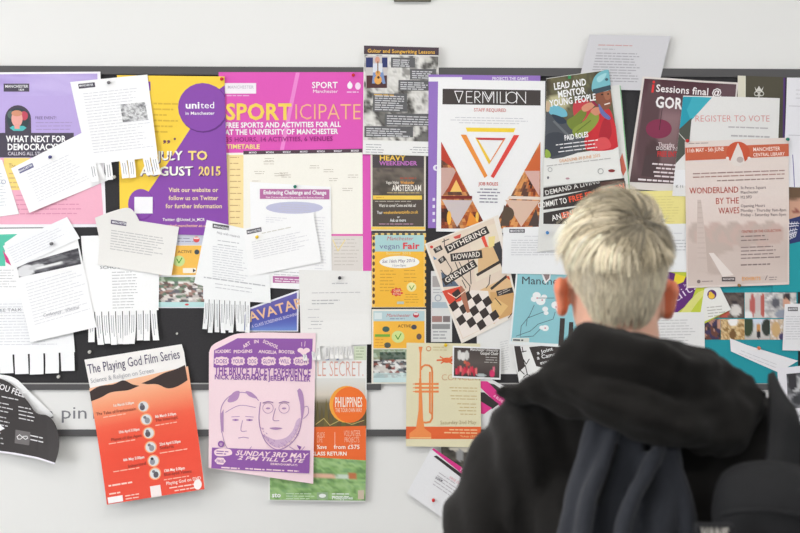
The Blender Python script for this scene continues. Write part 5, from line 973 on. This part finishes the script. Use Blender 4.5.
# clothes
def folds(amp, sx, sy, sz, seed):
    def f(p):
        return amp * noise.fractal((p[0] * sx + seed, p[1] * sy, p[2] * sz), 0.8, 2.0, 3)
    return f
def ridge(amp, a, b, freq, seed):
    # creases running across the direction a, wandering a little
    def f(p):
        w = noise.noise((p[0] * 7 + seed, p[1] * 7, p[2] * 7)) * 2.2
        t = math.sin((p[0] * a[0] + p[1] * a[1] + p[2] * a[2]) * freq + w * 2)
        return amp * (t ** 3) * (0.5 + noise.noise((p[0] * 5, p[1] * 5 + seed, p[2] * 5)))
    return f
jk = [('e', B(0.022, -0.02, 1.235), (0.165, 0.112, 0.14)), ('e', B(0.015, -0.02, 1.07), (0.165, 0.112, 0.2)), ('e', B(0.005, -0.01, 0.92), (0.18, 0.12, 0.13)), ('c', B(-0.04, -0.03, 1.352), B(0.08, -0.03, 1.352), 0.068, 0.068)]
for s in (-1, 1):
    sh = B((0.036 if s > 0 else 0.018) + s * 0.149, -0.02, 1.328 if s > 0 else 1.324); mid = B(0.018 + s * 0.19, -0.02, 1.2); el = B(0.018 + s * 0.212, -0.02, 1.07); wr = B(0.018 + s * 0.21, 0.05, 0.875)
    jk += [('c', B(0.022 + s * 0.06, -0.025, 1.345), sh, 0.068, 0.062), ('c', sh, mid, 0.063, 0.06), ('c', mid, el, 0.06, 0.056), ('c', el, wr, 0.055, 0.042)]
f1 = folds(0.013, 9, 9, 5, 3.0); f2 = ridge(0.012, (1.0, 0, 1.1), None, 40, 2.0)
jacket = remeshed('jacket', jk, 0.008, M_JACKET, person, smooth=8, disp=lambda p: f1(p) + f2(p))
tr = [('e', B(0, 0, 0.88), (0.165, 0.112, 0.1))]
for s in (-1, 1):
    tr += [('c', B(s * 0.085, 0, 0.86), B(s * 0.095, 0.012, 0.47), 0.088, 0.068), ('c', B(s * 0.095, 0.012, 0.47), B(s * 0.1, -0.015, 0.075), 0.068, 0.056)]
remeshed('trousers', tr, 0.009, M_TROUS, person, smooth=6, disp=folds(0.008, 9, 9, 14, 8.0))
for s in (-1, 1):
    sho = remeshed('shoe', [('c', B(s * 0.1, -0.045, 0.055), B(s * 0.11, 0.12, 0.042), 0.04, 0.034), ('e', B(s * 0.1, -0.03, 0.07), (0.042, 0.05, 0.045)), ('e', B(s * 0.112, 0.13, 0.035), (0.045, 0.055, 0.028))], 0.005, M_SHOE, person, smooth=4)
    vs = []; n = 24
    for z in (0.001, 0.022):
        for k in range(n):
            a = 2 * math.pi * k / n; vs.append((s * 0.106 + (0.047 + 0.006 * math.sin(a)) * math.cos(a), 0.045 + 0.14 * math.sin(a), z))
    mesh_obj('sole', vs, [tuple(range(n)), tuple(range(n, 2 * n))] + [(k, (k + 1) % n, n + (k + 1) % n, n + k) for k in range(n)], M_SOLE, person)
# the hood lying in thick folds on neck and shoulders
HOOD = [(517, 387, 394), (530, 378, 401), (548, 365, 409), (575, 341, 423), (605, 333, 432), (635, 332, 438), (665, 333, 448), (692, 338, 460), (712, 347, 462), (728, 358, 446), (740, 372, 428), (746, 386, 410)]
hb = []
for (xa, ta, ba), (xb, tb, bb) in zip(HOOD, HOOD[1:]):
    for k in range(4):
        t = k / 4; x = xa + (xb - xa) * t; top = ta + (tb - ta) * t; bot = ba + (bb - ba) * t
        u = (x - 636) / 125
        y = PY - 0.150 + 0.10 * u * u
        c = P3(x, (top + bot) / 2, y); rz = (bot - top) / 2 * S * (y - CAMY) / -CAMY
        hb.append(('e', c, (0.032, 0.032 + 0.012 * (1 - abs(u)), max(rz, 0.01)), Matrix.Rotation(-0.35, 4, 'X')))
for k in range(28):                                   # the ring of the collar, round to the front
    a = math.pi * 2 * k / 28
    x, y = 0.083 * math.cos(a), -0.025 + 0.088 * math.sin(a)
    front = (math.sin(a) + 1) / 2
    hb.append(('e', B(0.004 + x, y, 1.436 - 0.05 * front), (0.026, 0.026, 0.036 - 0.01 * front)))
g1 = folds(0.011, 10, 10, 16, 5.0); g2 = ridge(0.018, (0.45, 0.3, 1.5), None, 58, 6.0)
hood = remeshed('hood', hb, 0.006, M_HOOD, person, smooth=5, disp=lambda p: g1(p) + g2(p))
# slate inner hood hanging out below in two soft lobes
ih = []
def tube(pts, y0, y1, r0, r1):
    q = smooth_open(pts, 4)
    for i, (a, b) in enumerate(zip(q, q[1:])):
        t = i / (len(q) - 1); t2 = (i + 1) / (len(q) - 1)
        ih.append(('c', P3(*a, y0 + (y1 - y0) * t), P3(*b, y0 + (y1 - y0) * t2), r0 + (r1 - r0) * t, r0 + (r1 - r0) * t2))
tube([(600, 422), (588, 470), (576, 520), (568, 600)], -0.905, -0.940, 0.015, 0.020)
tube([(618, 424), (604, 462), (588, 505), (574, 600)], -0.920, -0.968, 0.008, 0.013)
tube([(634, 424), (626, 470), (614, 520), (600, 600)], -0.902, -0.930, 0.018, 0.024)
tube([(640, 430), (636, 480), (630, 520), (622, 600)], -0.915, -0.952, 0.007, 0.010)
tube([(660, 446), (644, 476), (624, 520), (612, 600)], -0.928, -0.975, 0.008, 0.014)
tube([(664, 450), (664, 490), (656, 530), (642, 600)], -0.905, -0.940, 0.020, 0.030)
tube([(674, 466), (684, 495), (690, 530), (688, 600)], -0.922, -0.950, 0.009, 0.014)
g3 = folds(0.005, 22, 10, 5, 9.0)
remeshed('inner_hood', ih, 0.004, M_NAVY, person, smooth=3, disp=g3)

# hair: a close cap and combed locks
HM = ink_material('blond_hair', 0.45, 0.4)
HM.node_tree.nodes['Principled BSDF'].inputs['Sheen Weight'].default_value = 0.15
HRX, HRY, HRZ = 0.0645, 0.0895, 0.086
hc = HC + Vector((-0.003, -0.004, 0.0))
def head_r(d, off=0.0):
    """distance from the skull's middle to the hair surface along d"""
    rx, ry = HRX + off, HRY + off
    rz = HRZ + off if d.z >= 0 else 0.115 + off
    if d.z < 0: rx = rx * (1 - 0.13 * min(1, -d.z) ** 1.2)
    return 1 / math.sqrt((d.x / rx) ** 2 + (d.y / ry) ** 2 + (d.z / rz) ** 2)
def surf(d, off=0.0): return hc + d * head_r(d, off)
def hairline(d):
    """true where hair grows"""
    az = math.atan2(d.x, -d.y)                      # 0 at the nape, +-pi at the forehead
    a = abs(az); el_ = math.asin(max(-1, min(1, d.z)))
    if a < 0.75: lim = -0.86 + 0.06 * math.cos(a * 5)
    elif a < 1.25: lim = -0.80 + (a - 0.75) / 0.5 * 0.50
    elif a < 1.75: lim = -0.30 + 0.25 * (a - 1.25) / 0.5
    elif a < 2.2: lim = -0.05 + 0.45 * (a - 1.75) / 0.45
    else: lim = 0.52
    return el_ > lim
rh = random.Random(11)
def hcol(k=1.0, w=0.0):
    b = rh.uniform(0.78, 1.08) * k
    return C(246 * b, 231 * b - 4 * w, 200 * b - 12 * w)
cv, cf, cc = [], [], []
NU, NV = 72, 40
idx = {}
for j in range(NV + 1):
    el_ = -1.15 + (math.pi / 2 + 1.15) * j / NV
    for i in range(NU):
        az = 2 * math.pi * i / NU
        d = Vector((math.sin(az) * math.cos(el_), -math.cos(az) * math.cos(el_), math.sin(el_)))
        edge = hairline(d)
        p = surf(d, -0.001 if edge else -0.012)
        idx[i, j] = len(cv); cv.append(p - person.location); cc.append(C(200, 184, 154))
for j in range(NV):
    for i in range(NU): cf.append((idx[i, j], idx[(i + 1) % NU, j], idx[(i + 1) % NU, j + 1], idx[i, j + 1]))
def strand(d, length, flow, lift, width, col, seg=5):
    n = len(cv); pts = []; L = length / seg
    for k in range(seg + 1):
        t = k / seg
        pts.append(surf(d, lift(t)))
        f = flow(d, t); f = f - d * f.dot(d)
        if f.length > 1e-6: f.normalize()
        d = (d * head_r(d) + f * L).normalized()
    for k, p in enumerate(pts):
        t = k / seg
        tan_ = (pts[min(k + 1, seg)] - pts[max(k - 1, 0)])
        side = tan_.cross(p - hc)
        if side.length > 1e-9: side.normalize()
        w = width * (1 - 0.75 * t ** 2) / 2
        cv.append(p - side * w - person.location); cv.append(p + side * w - person.location); cc.append(col); cc.append(col)
    for k in range(seg): cf.append((n + 2 * k, n + 2 * k + 1, n + 2 * k + 3, n + 2 * k + 2))
WHORL = Vector((0.2, -0.80, 0.54)).normalized()
down = Vector((0, 0, -1))
def is_top(d):
    # the longer crop: everything above a line round the head
    az = math.atan2(d.x, -d.y)
    return d.z > 0.13 + 0.05 * math.sin(az * 4 + 0.5) + (0.20 if abs(az) > 0.85 else 0)
cnt = 0
while cnt < 6500:                                     # clipped back and sides
    d = Vector((rh.gauss(0, 1), rh.gauss(0, 1), rh.gauss(0, 1))).normalized()
    if d.z > 0.42 or not hairline(d): continue
    cnt += 1
    dr = Vector((noise.noise(d * 5) * 0.5, 0, noise.noise(d * 5 + Vector((9, 0, 0))) * 0.2))
    f = lambda q, t, dr=dr: down + dr + Vector((q.x * -0.2, 0, 0))
    s_ = rh.uniform(0.0, 0.004)
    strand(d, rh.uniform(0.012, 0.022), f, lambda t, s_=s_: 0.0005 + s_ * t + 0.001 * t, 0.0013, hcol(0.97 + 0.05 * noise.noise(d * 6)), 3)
cnt = 0
while cnt < 5600:                                     # longer top swept away from the crown, in tousled locks
    d = Vector((rh.gauss(0, 1), rh.gauss(0, 1), rh.gauss(0, 1))).normalized()
    if not is_top(d): continue
    cnt += 1
    near = (d - WHORL).length
    lock = Vector((round(d.x * 6), round(d.y * 6), round(d.z * 6)))
    sw = Vector((noise.noise(lock * 1.37) * 0.9, noise.noise(lock * 1.37 + Vector((3.3, 7, 0))) * 0.6, noise.noise(lock * 1.37 + Vector((0, 5.1, 5))) * 0.45))
    def f(q, t, sw=sw):
        a = (q - WHORL); tw = WHORL.cross(q)
        return a.normalized() * 1.0 + tw * 0.45 + sw * 1.0 + Vector((-0.15, 0, -0.2))
    back = 1.0 if (abs(math.atan2(d.x, -d.y)) < 1.0 and d.z < 0.75) else 0.0
    up_ = (0.007 + 0.004 * back + 0.005 * noise.noise(lock * 0.9 + Vector((1.5, 2.5, 3.5))) + rh.uniform(-0.002, 0.002)) * min(1, 0.3 + near * 1.2)
    shade = (0.40 + 0.62 * min(1, near * 2.0)) * rh.uniform(0.93, 1.06)  # strands darken towards the whorl: darker roots, and the hollow's shade in the colour
    side = min(1, max(0, abs(d.x) - 0.38) * 2.6)          # flatter at the temples
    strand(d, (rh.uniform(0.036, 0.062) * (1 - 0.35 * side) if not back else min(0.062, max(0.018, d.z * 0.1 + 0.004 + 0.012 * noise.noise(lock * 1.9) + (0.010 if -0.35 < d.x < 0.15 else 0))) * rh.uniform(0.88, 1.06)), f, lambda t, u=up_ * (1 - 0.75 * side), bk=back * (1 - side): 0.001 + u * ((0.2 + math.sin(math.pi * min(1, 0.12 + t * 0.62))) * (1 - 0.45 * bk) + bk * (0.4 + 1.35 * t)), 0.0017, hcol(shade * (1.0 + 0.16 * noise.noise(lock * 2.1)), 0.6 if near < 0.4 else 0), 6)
me = bpy.data.meshes.new('hair'); me.from_pydata([tuple(v) for v in cv], [], cf)
at = me.attributes.new('ink', 'FLOAT_COLOR', 'POINT'); at.data.foreach_set('color', np.array(cc, dtype=np.float32).ravel())
me.polygons.foreach_set('use_smooth', [True] * len(me.polygons)); me.materials.append(HM); me.update()
link(bpy.data.objects.new('hair', me), person)

# the bag on the right shoulder
bag = bpy.data.objects.new('backpack', None); link(bag); bag.location = (PX + 0.14, -0.95, 0.8)
tag(bag, 'black backpack slung on the right shoulder of the person in black', 'backpack')
BY = -1.012
bb_ = []
ROWS = [(770, 490, 0.062, 0.045), (774, 500, 0.070, 0.058), (777, 515, 0.076, 0.066), (782, 540, 0.082, 0.072), (784, 580, 0.086, 0.075), (785, 640, 0.088, 0.076), (785, 700, 0.088, 0.074), (785, 745, 0.082, 0.064)]
for (xa, ya, ra, da), (xb, yb, rb, db) in zip(ROWS, ROWS[1:]):
    for k in range(4):
        t = k / 4; y_ = BY + 0.034
        c_ = P3(xa + (xb - xa) * t, ya + (yb - ya) * t, y_)
        bb_.append(('e', c_, (ra + (rb - ra) * t, da + (db - da) * t, 0.035)))
bag_o = remeshed('bag_body', bb_, 0.006, M_BAG, bag, smooth=6, disp=folds(0.006, 7, 7, 5, 21.0))
tp_ = spath_ = [P3(722, 515, BY - 0.020), P3(740, 511, BY - 0.032), P3(768, 511, BY - 0.040), P3(800, 516, BY - 0.036), P3(824, 527, BY - 0.018)]
remeshed('piping', [('c', a_, b_, 0.0034, 0.0034) for a_, b_ in zip(tp_, tp_[1:])], 0.002, M_BAG, bag, smooth=3)
def ribbon(name, pts, w, t, m, parent, nrm=Vector((0, -1, 0))):
    vs, fs = [], []
    for i, p in enumerate(pts):
        d = (pts[min(i + 1, len(pts) - 1)] - pts[max(i - 1, 0)]).normalized(); sd = d.cross(nrm).normalized() * w / 2; up = sd.cross(d).normalized() * t / 2
        for q in (p - sd - up, p + sd - up, p + sd + up, p - sd + up): vs.append(q - parent.location)
    for i in range(len(pts) - 1):
        for k in range(4): fs.append((4 * i + k, 4 * i + (k + 1) % 4, 4 * i + 4 + (k + 1) % 4, 4 * i + 4 + k))
    fs += [(0, 1, 2, 3), tuple(4 * (len(pts) - 1) + k for k in (3, 2, 1, 0))]
    return mesh_obj(name, vs, fs, m, parent, True)
def spath(pts, n=6):
    out = []
    for i in range(len(pts) - 1):
        p0 = pts[max(i - 1, 0)]; p1 = pts[i]; p2 = pts[i + 1]; p3 = pts[min(i + 2, len(pts) - 1)]
        for k in range(n):
            t = k / n; out.append(0.5 * (2 * p1 + (p2 - p0) * t + (2 * p0 - 5 * p1 + 4 * p2 - p3) * t * t + (3 * p1 - p0 - 3 * p2 + p3) * t ** 3))
    return out + [pts[-1]]
ribbon('shoulder_strap', spath([P3(775, 500, -0.965), P3(781, 470, -0.94), P3(784, 440, -0.912), P3(784, 411, -0.885), P3(780, 392, -0.822), P3(777, 388, -0.74), P3(774, 402, -0.675), P3(775, 440, -0.64), P3(778, 520, -0.61)]), 0.042, 0.007, M_BAG, bag, Vector((0.35, -1, 0.35)))
M_LABEL = mat('bag_label', (0.02, 0.02, 0.022), 0.6, 0.2); M_LTXT = mat('bag_label_letters', C(206, 200, 190), 0.6, 0.2)
la, lb = P3(698, 526, -1.062), P3(734, 556, -1.062)
lab = mesh_obj('label', [v - bag.location for v in (Vector((la.x, la.y, la.z)), Vector((lb.x, la.y, la.z)), Vector((lb.x, la.y + 0.006, lb.z)), Vector((la.x, la.y + 0.006, lb.z)), Vector((la.x, la.y + 0.02, la.z)), Vector((lb.x, la.y + 0.02, la.z)), Vector((lb.x, la.y + 0.026, lb.z)), Vector((la.x, la.y + 0.026, lb.z)))],
               [(0, 1, 2, 3), (7, 6, 5, 4), (0, 4, 5, 1), (1, 5, 6, 2), (2, 6, 7, 3), (3, 7, 4, 0)], M_LABEL, bag)
gl = [glyph(ch, 'x') for ch in 'VANS']; tot = sum(g[2] for g in gl); x = 0; vs = []; fs = []
ta, tb = P3(702, 541, -1.063), P3(729, 541, -1.063); kx = (tb.x - ta.x) / tot; ky = 0.0135 / CAP
for v, f, adv in gl:
    k = len(vs); vs += [Vector((ta.x + (x + q[0]) * kx, ta.y + 0.002 - 0.0008, ta.z + q[1] * ky)) - bag.location for q in v]; fs += [tuple(k + i for i in t) for t in f]; x += adv
lt = mesh_obj('lettering', vs, fs, M_LTXT, lab); lt.parent = lab
# ================================================================== the room
M_FLOOR = mat('vinyl_floor', (0.38, 0.37, 0.35), 0.4, 0.4, var=0.08, vscale=4)
M_CEIL = mat('ceiling_paint', (0.85, 0.85, 0.84), 0.8, 0.2)
M_FRAME = mat('white_frame', (0.8, 0.8, 0.8), 0.4, 0.4)
M_GLASS = mat('window_glass', (0.95, 0.97, 1.0), 0.02, 0.5)
M_GLASS.node_tree.nodes['Principled BSDF'].inputs['Transmission Weight'].default_value = 1.0
M_SKIRT = mat('baseboard_paint', (0.5, 0.5, 0.5), 0.5, 0.3)
tag(box('wall_back', ROOMX0, ROOMX1, 0.006, 0.15, 0, 2.8, M_WALL), kind='structure')
tag(box('floor', ROOMX0, ROOMX1, ROOMY0, 0.15, -0.1, 0, M_FLOOR), kind='structure')
tag(box('ceiling', ROOMX0, ROOMX1, ROOMY0, 0.15, 2.8, 2.9, M_CEIL), kind='structure')
tag(box('baseboard_back', ROOMX0, ROOMX1, -0.006, 0.006, 0, 0.1, M_SKIRT), kind='structure')
# left wall with a wide window
wl = bpy.data.objects.new('wall_left', None); 
v = []; f = []
for (y0, y1, z0, z1) in ((ROOMY0, -3.6, 0, 2.8), (-0.9, 0.15, 0, 2.8), (-3.6, -0.9, 0, 0.8), (-3.6, -0.9, 2.5, 2.8)):
    a, b = box_geo(ROOMX0 - 0.15, ROOMX0, y0, y1, z0, z1); f += [tuple(i + len(v) for i in q) for q in b]; v += a
tag(mesh_obj('wall_left', v, f, M_WALL), kind='structure')
win = bpy.data.objects.new('window_1', None); link(win); win.location = (ROOMX0 - 0.08, -2.25, 0.8); win['kind'] = 'structure'
for (y0, y1, z0, z1) in ((-1.35, 1.35, 0, 0.06), (-1.35, 1.35, 1.64, 1.7), (-1.35, -1.29, 0.06, 1.64), (1.29, 1.35, 0.06, 1.64), (-0.03, 0.03, 0.06, 1.64)):
    box('window_frame', -0.03, 0.03, y0, y1, z0, z1, M_FRAME, win)
# ceiling lights
M_LAMP = bpy.data.materials.new('lamp_diffuser'); M_LAMP.use_nodes = True
pb = M_LAMP.node_tree.nodes['Principled BSDF']; pb.inputs['Emission Color'].default_value = (1, 0.97, 0.93, 1); pb.inputs['Emission Strength'].default_value = 9.2
k = 0
for lx in (-1.7, 0.0, 1.7):
    for ly in (-1.15, -3.1):
        t = bpy.data.objects.new('ceiling_light', None); link(t); t.location = (lx, ly, 2.8)
        tag(t, ('square white ceiling light panel near the board, above its left part', 'square white ceiling light panel behind the viewer at left', 'square white ceiling light panel near the board, above its middle', 'square white ceiling light panel behind the viewer in the middle', 'square white ceiling light panel near the board, above its right part', 'square white ceiling light panel behind the viewer at right')[k], 'ceiling light', 'ceiling light panels'); k += 1
        vv = []; ff = []
        for (x0, x1, y0, y1) in ((-0.32, 0.32, -0.32, -0.29), (-0.32, 0.32, 0.29, 0.32), (-0.32, -0.29, -0.29, 0.29), (0.29, 0.32, -0.29, 0.29)):
            a, b = box_geo(x0, x1, y0, y1, -0.04, -0.001); ff += [tuple(i + len(vv) for i in q) for q in b]; vv += a
        mesh_obj('frame', vv, ff, M_FRAME, t); box('diffuser', -0.29, 0.29, -0.29, 0.29, -0.03, -0.02, M_LAMP, t)
# dark strip just touching the top of the view
tag(box('sign_plate', WX(394), WX(431), -0.002, 0.006, WZ(1.2), WZ(-42), mat('olive_plate', C(108, 104, 88), 0.5, 0.3)), 'dark olive plate on the white wall above guitar leaflet, only its lower edge visible', 'sign')
# daylight
w = bpy.data.worlds.new('day'); SC.world = w; w.use_nodes = True
bg = w.node_tree.nodes['Background']; bg.inputs['Color'].default_value = (0.93, 0.96, 1.0, 1); bg.inputs['Strength'].default_value = 0.56
L = bpy.data.lights.new('window_daylight', 'AREA'); L.shape = 'RECTANGLE'; L.size = 2.6; L.size_y = 1.6; L.energy = 122; L.color = (0.95, 0.97, 1.0)
lo = bpy.data.objects.new('window_daylight', L); link(lo); lo.location = (ROOMX0 - 0.25, -2.25, 1.65); lo.rotation_euler = (0, math.radians(-90), 0)
# the camera
cd = bpy.data.cameras.new('camera'); cam = bpy.data.objects.new('camera', cd); link(cam)
cam.location = (0, CAMY, ZC); cam.rotation_euler = (math.pi / 2, 0, 0)
cd.sensor_width = 36; cd.lens = 36 * -CAMY / (800 * S); cd.clip_start = 0.05
cd.dof.use_dof = True; cd.dof.focus_distance = 2.36; cd.dof.aperture_fstop = 4.5
SC.camera = cam
vs_ = SC.view_settings; vs_.view_transform = 'Standard'; vs_.look = 'None'; vs_.exposure = 0.08; vs_.gamma = 1; vs_.use_curve_mapping = False
